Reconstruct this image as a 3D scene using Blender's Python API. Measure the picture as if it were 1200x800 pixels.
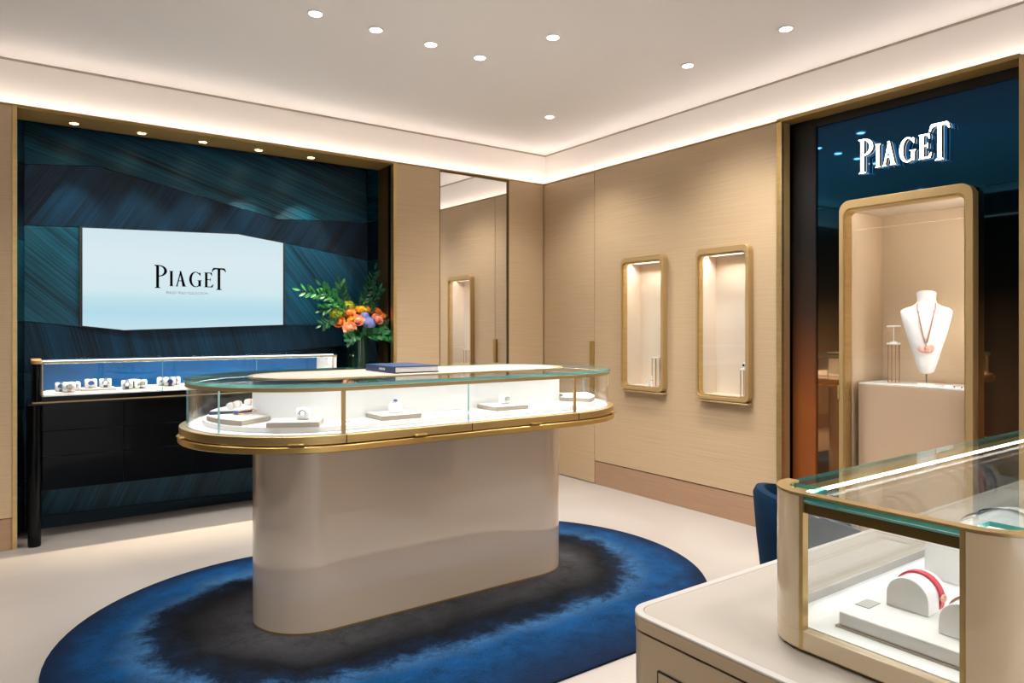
import bpy, bmesh, math, random
from mathutils import Vector, Matrix
random.seed(7)
R = math.radians
PI = math.pi
scene = bpy.context.scene
for o in list(bpy.data.objects): bpy.data.objects.remove(o, do_unlink=True)
COL = scene.collection

# ------------------------------------------------------------------ camera
cam_d = bpy.data.cameras.new('camera'); cam = bpy.data.objects.new('camera', cam_d); COL.objects.link(cam)
cam.location = (-3.945, -5.0264, 1.30)
cam.rotation_euler = (R(90), 0, R(-35.54))
cam_d.sensor_width = 36.0; cam_d.lens = 819/1200*36; cam_d.shift_y = -16/1200
cam_d.clip_start = 0.05; cam_d.clip_end = 60
scene.camera = cam
# ------------------------------------------------------------------ world, exposure
w = bpy.data.worlds.new('world'); scene.world = w; w.use_nodes = True
w.node_tree.nodes['Background'].inputs[0].default_value = (0.93, 0.96, 1.0, 1)
w.node_tree.nodes['Background'].inputs[1].default_value = 0.95   # even fill light, added to enter through the invented rear opening
vs = scene.view_settings
vs.view_transform = 'Standard'; vs.look = 'None'; vs.gamma = 1.0; vs.use_curve_mapping = False
vs.exposure = 0.33
DOWN_W = 94.0        # ceiling downlight
COVE = 10.0           # cove strip emission
_p = bpy.data.lights.new('rear_fill_portal', 'AREA'); _p.shape = 'RECTANGLE'; _p.size = 4.8; _p.size_y = 2.6; _p.cycles.is_portal = True  # guides sampling of the added fill light at the invented rear opening
_po = bpy.data.objects.new('rear_fill_portal', _p); COL.objects.link(_po); _po.location = (-2.7, -8.15, 1.3); _po.rotation_euler = (R(90), 0, 0)
scene.cycles.max_bounces = 10; scene.cycles.transparent_max_bounces = 24
scene.cycles.glossy_bounces = 5; scene.cycles.diffuse_bounces = 5
scene.cycles.caustics_reflective = False; scene.cycles.caustics_refractive = False
scene.cycles.sample_clamp_indirect = 6.0
scene.cycles.use_denoising = True

# ------------------------------------------------------------------ materials
def lin(h):
    h = h.lstrip('#'); c = [int(h[i:i+2], 16)/255 for i in (0, 2, 4)]
    return tuple((v/12.92 if v <= .04045 else ((v+.055)/1.055)**2.4) for v in c) + (1,)
MATS = {}
def pm(name, col, rough=.5, metal=0., coat=0., spec=.5, noise=0., nscale=(20, 20, 20), bump=0., emis=None, estr=0., coat_r=.05, sheen=0.):
    if name in MATS: return MATS[name]
    m = bpy.data.materials.new(name); m.use_nodes = True; nt = m.node_tree; b = nt.nodes['Principled BSDF']
    c = lin(col) if isinstance(col, str) else col
    b.inputs['Base Color'].default_value = c; b.inputs['Roughness'].default_value = rough
    b.inputs['Metallic'].default_value = metal; b.inputs['Coat Weight'].default_value = coat
    b.inputs['Coat Roughness'].default_value = coat_r; b.inputs['Specular IOR Level'].default_value = spec
    b.inputs['Sheen Weight'].default_value = sheen
    if noise or bump:
        tc = nt.nodes.new('ShaderNodeTexCoord'); mp = nt.nodes.new('ShaderNodeMapping'); nz = nt.nodes.new('ShaderNodeTexNoise')
        mp.inputs['Scale'].default_value = nscale; nz.inputs['Scale'].default_value = 1; nz.inputs['Detail'].default_value = 4
        nt.links.new(tc.outputs['Object'], mp.inputs[0]); nt.links.new(mp.outputs[0], nz.inputs['Vector'])
        if noise:
            rp = nt.nodes.new('ShaderNodeValToRGB')
            rp.color_ramp.elements[0].position = .3; rp.color_ramp.elements[1].position = .7
            rp.color_ramp.elements[0].color = tuple(v*(1-noise) for v in c[:3]) + (1,)
            rp.color_ramp.elements[1].color = tuple(min(1, v*(1+noise)) for v in c[:3]) + (1,)
            nt.links.new(nz.outputs['Fac'], rp.inputs[0]); nt.links.new(rp.outputs[0], b.inputs['Base Color'])
        if bump:
            bp = nt.nodes.new('ShaderNodeBump'); bp.inputs['Strength'].default_value = bump; bp.inputs['Distance'].default_value = .002
            nt.links.new(nz.outputs['Fac'], bp.inputs['Height']); nt.links.new(bp.outputs[0], b.inputs['Normal'])
    if emis:
        b.inputs['Emission Color'].default_value = lin(emis) if isinstance(emis, str) else emis
        b.inputs['Emission Strength'].default_value = estr
    MATS[name] = m; return m
def glass(name, tint, f0=.04, refl=1.0):
    m = bpy.data.materials.new(name); m.use_nodes = True; nt = m.node_tree; nt.nodes.clear()
    out = nt.nodes.new('ShaderNodeOutputMaterial'); mx = nt.nodes.new('ShaderNodeMixShader')
    t = nt.nodes.new('ShaderNodeBsdfTransparent'); g = nt.nodes.new('ShaderNodeBsdfGlossy')
    t.inputs[0].default_value = tint; g.inputs['Roughness'].default_value = .0; g.inputs[0].default_value = (refl, refl, refl, 1)
    lw = nt.nodes.new('ShaderNodeLayerWeight'); lw.inputs[0].default_value = .5
    p = nt.nodes.new('ShaderNodeMath'); p.operation = 'POWER'; p.inputs[1].default_value = 5
    q = nt.nodes.new('ShaderNodeMath'); q.operation = 'MULTIPLY_ADD'; q.inputs[1].default_value = 1-f0; q.inputs[2].default_value = f0
    nt.links.new(lw.outputs['Facing'], p.inputs[0]); nt.links.new(p.outputs[0], q.inputs[0])
    nt.links.new(q.outputs[0], mx.inputs[0]); nt.links.new(t.outputs[0], mx.inputs[1]); nt.links.new(g.outputs[0], mx.inputs[2])
    nt.links.new(mx.outputs[0], out.inputs[0]); MATS[name] = m; return m
def edge_glass(name, col, trans):
    m = bpy.data.materials.new(name); m.use_nodes = True; nt = m.node_tree; nt.nodes.clear()
    out = nt.nodes.new('ShaderNodeOutputMaterial'); mx = nt.nodes.new('ShaderNodeMixShader')
    t = nt.nodes.new('ShaderNodeBsdfTransparent'); t.inputs[0].default_value = lin(col)
    b = nt.nodes.new('ShaderNodeBsdfPrincipled'); b.inputs['Base Color'].default_value = lin(col); b.inputs['Roughness'].default_value = .15
    mx.inputs[0].default_value = 1-trans
    nt.links.new(t.outputs[0], mx.inputs[1]); nt.links.new(b.outputs[0], mx.inputs[2]); nt.links.new(mx.outputs[0], out.inputs[0])
    MATS[name] = m; return m
def emit(name, col, s):
    if name in MATS: return MATS[name]
    m = bpy.data.materials.new(name); m.use_nodes = True; nt = m.node_tree; nt.nodes.clear()
    out = nt.nodes.new('ShaderNodeOutputMaterial'); e = nt.nodes.new('ShaderNodeEmission')
    e.inputs[0].default_value = lin(col); e.inputs[1].default_value = s
    nt.links.new(e.outputs[0], out.inputs[0]); MATS[name] = m; return m
def wood(name, c1, c2, rough=.45, sc=(1.2, 1.2, 70), coat=0.):
    m = bpy.data.materials.new(name); m.use_nodes = True; nt = m.node_tree; b = nt.nodes['Principled BSDF']
    tc = nt.nodes.new('ShaderNodeTexCoord'); mp = nt.nodes.new('ShaderNodeMapping'); mp.inputs['Scale'].default_value = sc
    nz = nt.nodes.new('ShaderNodeTexNoise'); nz.inputs['Scale'].default_value = 1.6; nz.inputs['Detail'].default_value = 6; nz.inputs['Roughness'].default_value = .6
    nz.inputs['Distortion'].default_value = .35
    rp = nt.nodes.new('ShaderNodeValToRGB'); rp.color_ramp.elements[0].position = .3; rp.color_ramp.elements[1].position = .72
    rp.color_ramp.elements[0].color = lin(c1); rp.color_ramp.elements[1].color = lin(c2)
    nt.links.new(tc.outputs['Object'], mp.inputs[0]); nt.links.new(mp.outputs[0], nz.inputs['Vector'])
    nt.links.new(nz.outputs['Fac'], rp.inputs[0]); nt.links.new(rp.outputs[0], b.inputs['Base Color'])
    bp = nt.nodes.new('ShaderNodeBump'); bp.inputs['Strength'].default_value = .08; bp.inputs['Distance'].default_value = .002
    nt.links.new(nz.outputs['Fac'], bp.inputs['Height']); nt.links.new(bp.outputs[0], b.inputs['Normal'])
    b.inputs['Roughness'].default_value = rough; b.inputs['Coat Weight'].default_value = coat
    MATS[name] = m; return m
def straw(name, ang, c1='#03131d', c2='#0b4863', plane='xz', rough=.3):
    """straw marquetry: fine fibres running at ang degrees in the wall plane"""
    m = bpy.data.materials.new(name); m.use_nodes = True; nt = m.node_tree; b = nt.nodes['Principled BSDF']; L = nt.links.new
    tc = nt.nodes.new('ShaderNodeTexCoord'); m0 = nt.nodes.new('ShaderNodeMapping'); mp = nt.nodes.new('ShaderNodeMapping')
    m0.inputs['Rotation'].default_value = (0, R(ang), 0)          # fibre direction -> local x
    mp.inputs['Scale'].default_value = (1.1, 4, 130)
    L(tc.outputs['Object'], m0.inputs[0]); L(m0.outputs[0], mp.inputs[0])
    nz = nt.nodes.new('ShaderNodeTexNoise'); nz.inputs['Scale'].default_value = 1.; nz.inputs['Detail'].default_value = 5; nz.inputs['Roughness'].default_value = .65
    L(mp.outputs[0], nz.inputs['Vector'])
    m2 = nt.nodes.new('ShaderNodeMapping'); m2.inputs['Scale'].default_value = (.5, 2, 9)
    n2 = nt.nodes.new('ShaderNodeTexNoise'); n2.inputs['Scale'].default_value = 1.; n2.inputs['Detail'].default_value = 2
    L(m0.outputs[0], m2.inputs[0]); L(m2.outputs[0], n2.inputs['Vector'])
    ad = nt.nodes.new('ShaderNodeMath'); ad.operation = 'MULTIPLY_ADD'; ad.inputs[1].default_value = .42
    mu = nt.nodes.new('ShaderNodeMath'); mu.operation = 'MULTIPLY'; mu.inputs[1].default_value = .62
    L(nz.outputs['Fac'], mu.inputs[0]); L(n2.outputs['Fac'], ad.inputs[0]); L(mu.outputs[0], ad.inputs[2])
    rp = nt.nodes.new('ShaderNodeValToRGB'); rp.color_ramp.elements[0].position = .43; rp.color_ramp.elements[1].position = .64
    rp.color_ramp.elements[0].color = lin(c1); rp.color_ramp.elements[1].color = lin(c2)
    L(ad.outputs[0], rp.inputs[0]); L(rp.outputs[0], b.inputs['Base Color'])
    bp = nt.nodes.new('ShaderNodeBump'); bp.inputs['Strength'].default_value = .55; bp.inputs['Distance'].default_value = .004
    L(nz.outputs['Fac'], bp.inputs['Height']); L(bp.outputs[0], b.inputs['Normal'])
    b.inputs['Anisotropic'].default_value = .85
    tg = nt.nodes.new('ShaderNodeCombineXYZ'); tg.inputs[0].default_value = -math.sin(R(ang)); tg.inputs[2].default_value = math.cos(R(ang))
    L(tg.outputs[0], b.inputs['Tangent'])
    b.inputs['Metallic'].default_value = .55; b.inputs['Roughness'].default_value = rough; b.inputs['Specular IOR Level'].default_value = .6
    MATS[name] = m; return m
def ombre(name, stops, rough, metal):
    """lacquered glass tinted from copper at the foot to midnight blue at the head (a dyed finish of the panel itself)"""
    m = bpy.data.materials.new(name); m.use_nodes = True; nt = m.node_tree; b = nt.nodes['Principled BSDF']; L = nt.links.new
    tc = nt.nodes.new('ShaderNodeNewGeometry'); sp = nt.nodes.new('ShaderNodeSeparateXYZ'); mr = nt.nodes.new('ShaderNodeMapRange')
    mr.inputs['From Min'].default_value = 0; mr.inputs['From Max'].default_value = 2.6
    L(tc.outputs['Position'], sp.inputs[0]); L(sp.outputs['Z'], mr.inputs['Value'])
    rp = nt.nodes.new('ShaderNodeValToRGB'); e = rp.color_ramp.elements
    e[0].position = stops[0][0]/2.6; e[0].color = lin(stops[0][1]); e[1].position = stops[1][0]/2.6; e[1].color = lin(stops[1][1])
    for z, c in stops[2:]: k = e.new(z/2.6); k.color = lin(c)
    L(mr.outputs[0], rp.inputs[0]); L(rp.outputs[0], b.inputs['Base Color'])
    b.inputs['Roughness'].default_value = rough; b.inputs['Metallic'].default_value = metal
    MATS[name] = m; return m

M = MATS
wood('panel_wood', '#b99d79', '#c7ae8d', sc=(.9, .9, 105))
wood('base_wood', '#9c7a5e', '#ae8d70')
pm('plaster', '#e2d6ca', .9); pm('ceiling_paint', '#f6f2f1', .9)
pm('band_paint', '#f1ebe5', .9)
pm('gold', '#cdb078', .36, .9, noise=.08, nscale=(3, 3, 40))
pm('gold_bright', '#dfbb74', .3, .9)
pm('gold_satin', '#bd9f6e', .48, .55)
pm('bronze', '#a5854a', .45, .4); pm('bronze_dark', '#6a5428', .35, .6)
pm('shadow_gap', '#120e09', .7); pm('black_lacquer', '#030508', .22, coat=.12, spec=.15); pm('black_matte', '#060708', .5)
pm('lacquer_beige', '#d8c19d', .3, coat=1.0, coat_r=.02).node_tree.nodes['Principled BSDF'].inputs['Coat IOR'].default_value = 1.85
pm('lacquer_island', '#e2d0ba', .3, coat=1.0, coat_r=.02).node_tree.nodes['Principled BSDF'].inputs['Coat IOR'].default_value = 1.9
pm('desk_lacquer', '#b39b7a', .3, coat=.5)
pm('dark_lacquer', '#211c18', .5); pm('desk_cream', '#b5ada2', .35); pm('desk_rim', '#c9c4be', .3)
pm('white', '#f2efec', .55); pm('white_gloss', '#f4f2f0', .25); pm('white_fabric', '#ecebe9', .85, noise=.03, nscale=(400, 400, 400), bump=.3)
pm('leatherette', '#e9e6e2', .6, bump=.15, nscale=(120, 120, 120)); pm('tray_side', '#a89a8a', .55); pm('tray_dark', '#3c4654', .5)
pm('grey_tab', '#b9b5b0', .7); pm('cream_pad', '#a69c90', .6, noise=.03, nscale=(8, 8, 8))
pm('rod_gold', '#a87a55', .35, .5); pm('rose_gold', '#dba68a', .3, .7); pm('steel', '#c8c8ca', .2, 1.0); pm('diamond', '#ffffff', .05, .6)
pm('red_leather', '#c53a4c', .45); pm('navy_leather', '#1d3a63', .45); pm('blue_dial', '#1b4f9a', .2)
pm('pink_stone', '#e8b6a8', .2); pm('black_stone', '#050505', .1)
pm('velvet', '#03253d', .9, spec=.15, sheen=.0, noise=.35, nscale=(6, 6, 6)); pm('bust_leather', '#efeeed', .5)
pm('niche_inner', '#e6d6c2', .7); pm('niche_shelf', '#e4d8c8', .5); pm('vitrine_inner', '#ccb699', .7); pm('plinth_paint', '#d2b295', .6)
pm('lit_wall_blue', '#064a82', .7, spec=.1, noise=.25, nscale=(3, 3, 12)); pm('mirror', (.93, .93, .93, 1), .015, 1.0)  # the blue imitates the marquetry wall lit by the case strip
pm('book_cover', '#1d3a66', .45); pm('paper', '#e9e6e2', .8, noise=.05, nscale=(1, 1, 600)); pm('logo_black', '#020202', 1., spec=0.); pm('grey_print', '#59636a', 1., spec=0.)
pm('vase_glass', '#0c2f22', .08, coat=.5); pm('leaf', '#2a8240', .5, noise=.35, nscale=(40, 40, 40)); pm('leaf_dark', '#175a30', .5, noise=.3, nscale=(40, 40, 40))
pm('leaf_lime', '#a2ac1c', .5, noise=.3, nscale=(60, 60, 60)); pm('stem', '#22431f', .6)
pm('rose_orange', '#f59a50', .6, noise=.12, nscale=(60, 60, 60)); pm('rose_peach', '#f6b292', .6, noise=.1, nscale=(60, 60, 60)); pm('rose_yellow', '#edb52c', .6, noise=.15, nscale=(60, 60, 60))
pm('hydrangea', '#8f9bdc', .6, noise=.2, nscale=(120, 120, 120))
glass('glass_back', (.97, .985, .985, 1), .08); glass('glass', (.985, .993, .99, 1), .02); glass('glass_top', (.94, .98, .975, 1), .05)
edge_glass('glass_edge', '#8fd4d2', .5); edge_glass('glass_edge_deep', '#58b3a8', .4); edge_glass('joint_glass', '#c4e2e2', .6)
emit('led_warm', '#fff3e9', COVE); emit('led_white', '#f8f8ff', 14.0); emit('lamp_lens', '#fff4e2', 30.0); emit('lamp_warm', '#ffdfa6', 14.0)
emit('sign_face', '#ffffff', 6.0); emit('led_line', '#eef6ff', 2.0); emit('sign_halo', '#dff0ff', 1.3); emit('led_case', '#f2f6ff', 15.0); emit('led_niche', '#fff6ee', 40.0); emit('led_trough', '#fff4ea', 48.0); emit('led_desk', '#fbfbff', 26.0)

# ------------------------------------------------------------------ mesh builder
WPOS = {}
def T_z(u, v, w_): return (u, v, w_)            # outline in xy, extruded along z
def T_x(u, v, w_): return (w_, u, v)            # outline in yz, extruded along x
def T_y(u, v, w_): return (u, w_, v)            # outline in xz, extruded along y
class MB:
    def __init__(s): s.v = []; s.f = []; s.m = []
    def add(s, vs_, fs, mi=0):
        n = len(s.v); s.v += [tuple(p) for p in vs_]; s.f += [tuple(i+n for i in f) for f in fs]; s.m += [mi]*len(fs); return s
    def box(s, x0, x1, y0, y1, z0, z1, mi=0):
        x0, x1 = min(x0, x1), max(x0, x1); y0, y1 = min(y0, y1), max(y0, y1); z0, z1 = min(z0, z1), max(z0, z1)
        return s.add([(x0,y0,z0),(x1,y0,z0),(x1,y1,z0),(x0,y1,z0),(x0,y0,z1),(x1,y0,z1),(x1,y1,z1),(x0,y1,z1)],
              [(3,2,1,0),(4,5,6,7),(0,1,5,4),(1,2,6,5),(2,3,7,6),(3,0,4,7)], mi)
    def prism(s, pts, a, b, T=T_z, mi=0, side=None):
        n = len(pts); V = [T(u, v, a) for u, v in pts] + [T(u, v, b) for u, v in pts]
        s.add(V, [tuple(range(n))[::-1], tuple(range(n, 2*n))] , mi)
        k = len(s.v)-2*n
        s.f += [(k+i, k+(i+1) % n, k+n+(i+1) % n, k+n+i) for i in range(n)]; s.m += [mi if side is None else side]*n
        return s
    def ring(s, out, inn, a, b, T=T_z, mi=0, side=None, closed=True):
        n = len(out); V = []
        for p in (out, inn):
            for h in (a, b): V += [T(u, v, h) for u, v in p]
        k = len(s.v); s.v += V; sd = mi if side is None else side
        rg = range(n) if closed else range(n-1)
        for i in rg:
            j = (i+1) % n
            s.f += [(k+i, k+j, k+n+j, k+n+i), (k+2*n+j, k+2*n+i, k+3*n+i, k+3*n+j), (k+n+i, k+n+j, k+3*n+j, k+3*n+i), (k+j, k+i, k+2*n+i, k+2*n+j)]
            s.m += [sd, sd, mi, mi]
        if not closed:
            for i in (0, n-1): s.f.append((k+i, k+n+i, k+3*n+i, k+2*n+i)); s.m.append(sd)
        return s
    def tube(s, path, r, n=8, mi=0, closed=False):
        P = [Vector(p) for p in path]; k = len(s.v); N = len(P); up = None
        rr = r if isinstance(r, (list, tuple)) else [r]*N
        for i, p in enumerate(P):
            t = (P[(i+1) % N]-P[i-1]) if closed else (P[min(i+1, N-1)]-P[max(i-1, 0)])
            t.normalize()
            if up is None: up = Vector((0, 0, 1)) if abs(t.z) < .9 else Vector((1, 0, 0))
            a = t.cross(up); 
            if a.length < 1e-5: a = t.cross(Vector((0, 1, 0)))
            a.normalize(); b = a.cross(t).normalized(); up = b
            s.v += [tuple(p + a*rr[i]*math.cos(2*PI*q/n) + b*rr[i]*math.sin(2*PI*q/n)) for q in range(n)]
        for i in range(N if closed else N-1):
            j = (i+1) % N
            for q in range(n):
                s.f.append((k+i*n+q, k+i*n+(q+1) % n, k+j*n+(q+1) % n, k+j*n+q)); s.m.append(mi)
        if not closed:
            s.f += [tuple(k+q for q in range(n))[::-1], tuple(k+(N-1)*n+q for q in range(n))]; s.m += [mi, mi]
        return s
    def lathe(s, prof, c=(0, 0, 0), n=24, mi=0, axis='z'):
        k = len(s.v)
        for r_, h in prof:
            for q in range(n):
                a = 2*PI*q/n; p = (r_*math.cos(a), r_*math.sin(a), h)
                if axis == 'x': p = (p[2], p[0], p[1])
                if axis == 'y': p = (p[0], p[2], p[1])
                s.v.append((c[0]+p[0], c[1]+p[1], c[2]+p[2]))
        for i in range(len(prof)-1):
            for q in range(n): s.f.append((k+i*n+q, k+i*n+(q+1) % n, k+(i+1)*n+(q+1) % n, k+(i+1)*n+q)); s.m.append(mi)
        s.f += [tuple(k+q for q in range(n))[::-1], tuple(k+(len(prof)-1)*n+q for q in range(n))]; s.m += [mi, mi]
        return s
    def ball(s, c, r, nu=10, nv=6, mi=0):
        rx, ry, rz = r if isinstance(r, (tuple, list)) else (r, r, r); k = len(s.v)
        for i in range(nv+1):
            t = PI*i/nv
            for q in range(nu): a = 2*PI*q/nu; s.v.append((c[0]+rx*math.sin(t)*math.cos(a)*1., c[1]+ry*math.sin(t)*math.sin(a), c[2]-rz*math.cos(t)))
        for i in range(nv):
            for q in range(nu): s.f.append((k+i*nu+q, k+i*nu+(q+1) % nu, k+(i+1)*nu+(q+1) % nu, k+(i+1)*nu+q)); s.m.append(mi)
        return s
    def build(s, name, mats, parent=None, bevel=0., loc=None, ang=35, bseg=2):
        if not isinstance(mats, (list, tuple)): mats = [mats]
        if loc is None:
            xs = [p[0] for p in s.v]; ys = [p[1] for p in s.v]; zs = [p[2] for p in s.v]
            loc = ((min(xs)+max(xs))/2, (min(ys)+max(ys))/2, min(zs))
        me = bpy.data.meshes.new(name)
        me.from_pydata([(p[0]-loc[0], p[1]-loc[1], p[2]-loc[2]) for p in s.v], [], s.f)
        for mt in mats: me.materials.append(MATS[mt])
        me.polygons.foreach_set('material_index', s.m)
        bm = bmesh.new(); bm.from_mesh(me); bmesh.ops.remove_doubles(bm, verts=bm.verts, dist=1e-6); bmesh.ops.recalc_face_normals(bm, faces=bm.faces); bm.to_mesh(me); bm.free()
        me.polygons.foreach_set('use_smooth', [True]*len(me.polygons)); me.set_sharp_from_angle(angle=R(ang))
        me.update()
        o = bpy.data.objects.new(name, me); COL.objects.link(o)
        pl = Vector((0, 0, 0))
        if parent is not None: o.parent = parent; pl = WPOS[parent.name]
        o.location = Vector(loc)-pl; WPOS[o.name] = Vector(loc)
        if bevel:
            bv = o.modifiers.new('bevel', 'BEVEL'); bv.width = bevel; bv.segments = bseg; bv.limit_method = 'ANGLE'; bv.angle_limit = R(50)
        return o
def tag(o, label, cat, group=None, kind=None):
    o['label'] = label
    if cat: o['category'] = cat
    if group: o['group'] = group
    if kind: o['kind'] = kind
    return o
def thing(name, label, cat, loc=(0, 0, 0), group=None, kind=None):
    o = bpy.data.objects.new(name, None); COL.objects.link(o); o.location = loc; o.empty_display_size = .05
    WPOS[o.name] = Vector(loc); return tag(o, label, cat, group, kind)
def dup(o, parent=None):
    c = o.copy(); COL.objects.link(c); c.parent = parent; WPOS[c.name] = Vector(o.location)
    for ch in list(o.children): dup(ch, c)
    return c
def stad(cx, cy, hl, r, n=28):
    p = []
    for i in range(n+1): a = -PI/2 + PI*i/n; p.append((cx+hl+r*math.cos(a), cy+r*math.sin(a)))
    for i in range(n+1): a = PI/2 + PI*i/n; p.append((cx-hl+r*math.cos(a), cy+r*math.sin(a)))
    return p
def rrect(u0, u1, v0, v1, r, n=6):
    p = []
    for cx, cy, a0 in ((u1-r, v0+r, -PI/2), (u1-r, v1-r, 0), (u0+r, v1-r, PI/2), (u0+r, v0+r, PI)):
        for i in range(n+1): a = a0 + PI/2*i/n; p.append((cx+r*math.cos(a), cy+r*math.sin(a)))
    return p
def cells(mb, us, vs_, holes, a, b, T):
    """a slab made of rectangular cells, leaving the holes open"""
    us = sorted(us); vs_ = sorted(vs_)
    for i in range(len(us)-1):
        for j in range(len(vs_)-1):
            cu, cv = (us[i]+us[i+1])/2, (vs_[j]+vs_[j+1])/2
            if any(h[0] < cu < h[1] and h[2] < cv < h[3] for h in holes): continue
            mb.prism([(us[i], vs_[j]), (us[i+1], vs_[j]), (us[i+1], vs_[j+1]), (us[i], vs_[j+1])], a, b, T)
    return mb
def flat(o):
    o.data.polygons.foreach_set('use_smooth', [False]*len(o.data.polygons)); o.data.update(); return o
def arc(cx, cy, rx, ry, a0, a1, n=14): return [(cx+rx*math.cos(R(a0+(a1-a0)*i/n)), cy+ry*math.sin(R(a0+(a1-a0)*i/n))) for i in range(n+1)]

# ================================================================== THE ROOM
XL, YB, ZC, ZP = -5.3, -8.2, 2.905, 2.60
# floor
def floor_mat():
    m = bpy.data.materials.new('floor_stone'); m.use_nodes = True; nt = m.node_tree; b = nt.nodes['Principled BSDF']; L = nt.links.new
    tc = nt.nodes.new('ShaderNodeTexCoord'); nz = nt.nodes.new('ShaderNodeTexNoise'); nz.inputs['Scale'].default_value = 1.3; nz.inputs['Detail'].default_value = 6
    nz.inputs['Distortion'].default_value = .6
    rp = nt.nodes.new('ShaderNodeValToRGB'); rp.color_ramp.elements[0].position = .3; rp.color_ramp.elements[1].position = .7
    rp.color_ramp.elements[0].color = lin('#aaa198'); rp.color_ramp.elements[1].color = lin('#b4aca4')
    L(tc.outputs['Object'], nz.inputs['Vector']); L(nz.outputs['Fac'], rp.inputs[0]); L(rp.outputs[0], b.inputs['Base Color'])
    b.inputs['Roughness'].default_value = .38; MATS['floor_stone'] = m
floor_mat()
o = MB().box(XL, .8, YB, .65, -.1, 0).build('floor', 'floor_stone'); tag(o, 'pale cream polished stone floor of the boutique', 'floor', kind='structure')
o = MB().box(XL, .8, YB, .65, ZC, ZC+.1).build('ceiling', 'ceiling_paint'); tag(o, 'flat off-white plaster ceiling with small recessed downlights', 'ceiling', kind='structure')
o = MB().box(XL-.1, XL, YB-.1, .6, 0, ZC+.1).build('wall_near', 'dark_lacquer'); tag(o, 'plain dark side wall left of the camera', 'wall', kind='structure')
o = cells(MB(), [XL, -5.1, -.3, .8], [0, ZP, ZC+.1], [(-5.1, -.3, -1, ZP)], YB-.1, YB, T_y).build('wall_rear', 'panel_wood'); tag(o, 'unseen rear wall with an opening added for fill light', 'wall', kind='structure')  # unseen opening, added so world light fills the room from behind
# upper plaster band behind the cove on the left and right walls
o = MB().box(XL, .12, .10, .15, ZP+.012, ZC).build('trim_1', 'band_paint'); tag(o, 'white plaster band lit by the cove above the left wall', 'cove band', kind='structure')
o = MB().box(.10, .15, YB, .10, ZP+.012, ZC).build('trim_2', 'band_paint'); tag(o, 'white plaster band lit by the cove above the right wall', 'cove band', kind='structure')
# thin shadow reveal between band and ceiling
MB().box(XL, .098, .094, .10, ZC-.012, ZC-.0005).build('reveal', 'tray_side', bpy.data.objects['trim_1'])
MB().box(.094, .10, YB, .094, ZC-.012, ZC-.0005).build('reveal', 'tray_side', bpy.data.objects['trim_2'])
# cove ledges with their LED strips, lying behind the panel tops
o = MB().box(XL, .1, -.003, .10, ZP+.0005, ZP+.012).build('trim_3', 'bronze'); tag(o, 'bronze ledge of the light cove above the left wall', 'cove ledge', kind='structure')
MB().box(XL+.05, .09, .030, .052, ZP+.013, ZP+.02).build('led_strip', 'led_warm', o)
o = MB().box(-.003, .10, YB, -.0035, ZP+.0005, ZP+.012).build('trim_4', 'bronze'); tag(o, 'bronze ledge of the light cove above the right wall', 'cove ledge', kind='structure')
MB().box(.030, .052, YB+.1, -.005, ZP+.013, ZP+.02).build('led_strip', 'led_warm', o)

o = MB().box(XL, XL+.10, YB, -.01, ZP, ZP+.012).build('trim_7', 'bronze'); tag(o, 'unseen bronze cove ledge left of the camera, added for ceiling light', 'cove ledge', kind='structure')
MB().box(XL+.045, XL+.07, YB+.1, -.05, ZP+.013, ZP+.02).build('led_strip', 'led_warm', o)  # out-of-view strip, added to lift the near part of the ceiling
o = MB().box(XL+.1, 0, YB, YB+.10, ZP, ZP+.012).build('trim_8', 'bronze'); tag(o, 'unseen bronze cove ledge behind the camera, added for ceiling light', 'cove ledge', kind='structure')
MB().box(XL+.15, -.05, YB+.045, YB+.07, ZP+.013, ZP+.02).build('led_strip', 'led_warm', o)  # second added strip behind the camera, brightening the ceiling

# ---- left wall (plane y = 0): wood panels, mirror, feature recess between x -3.924 and -1.503
W = thing('wall_left', 'beige wood panelled wall on the left with mirror and blue feature recess', 'wall', (-2.6, .05, 0), kind='structure')
MB().box(XL, -3.947, 0, .05, .19, ZP).build('panel', 'panel_wood', W, bevel=.0015)
MB().box(-1.474, -1.087, 0, .05, .19, ZP).build('panel', 'panel_wood', W, bevel=.0015)
MB().box(-.386, -.004, 0, .05, .19, ZP).build('panel', 'panel_wood', W, bevel=.0015)
MB().box(-1.5, .02, .05, .1, 0, ZP).build('backing', 'shadow_gap', W); MB().box(XL, .83, .6, .65, 0, ZC).build('light_seal', 'shadow_gap', W)  # the shell is unseen, added to keep world light from leaking in
MB().box(XL, -3.95, .05, .1, 0, ZP).build('backing', 'shadow_gap', W)
o = MB().box(XL, -3.947, .004, .05, 0, .186).build('baseboard_left', 'base_wood'); tag(o, 'brown wood baseboard at the far left wall end', 'baseboard', kind='structure')
o = MB().box(-1.474, -.004, .004, .05, 0, .186).build('baseboard_corner', 'base_wood'); tag(o, 'brown wood baseboard under the wall mirror', 'baseboard', kind='structure')
mir = thing('wall_mirror', 'tall frameless wall mirror reflecting the beige panels', 'mirror', (-.736, .02, .19))
MB().prism([(-1.079, .002), (-.392, .018), (-.392, .036), (-1.079, .036)], .2, 2.585).build('mirror_glass', 'mirror', mir)
MB().box(-1.086, -1.080, .002, .04, .19, 2.597).build('edge_trim', 'bronze_dark', mir); MB().box(-.391, -.387, .002, .04, .19, 2.597).build('edge_trim', 'bronze_dark', mir); MB().box(-1.080, -.391, .002, .04, 2.586, 2.597).build('edge_trim', 'bronze_dark', mir)
MB().box(-1.080, -.391, .002, .04, .187, .199).build('edge_trim', 'bronze_dark', mir)

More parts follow.
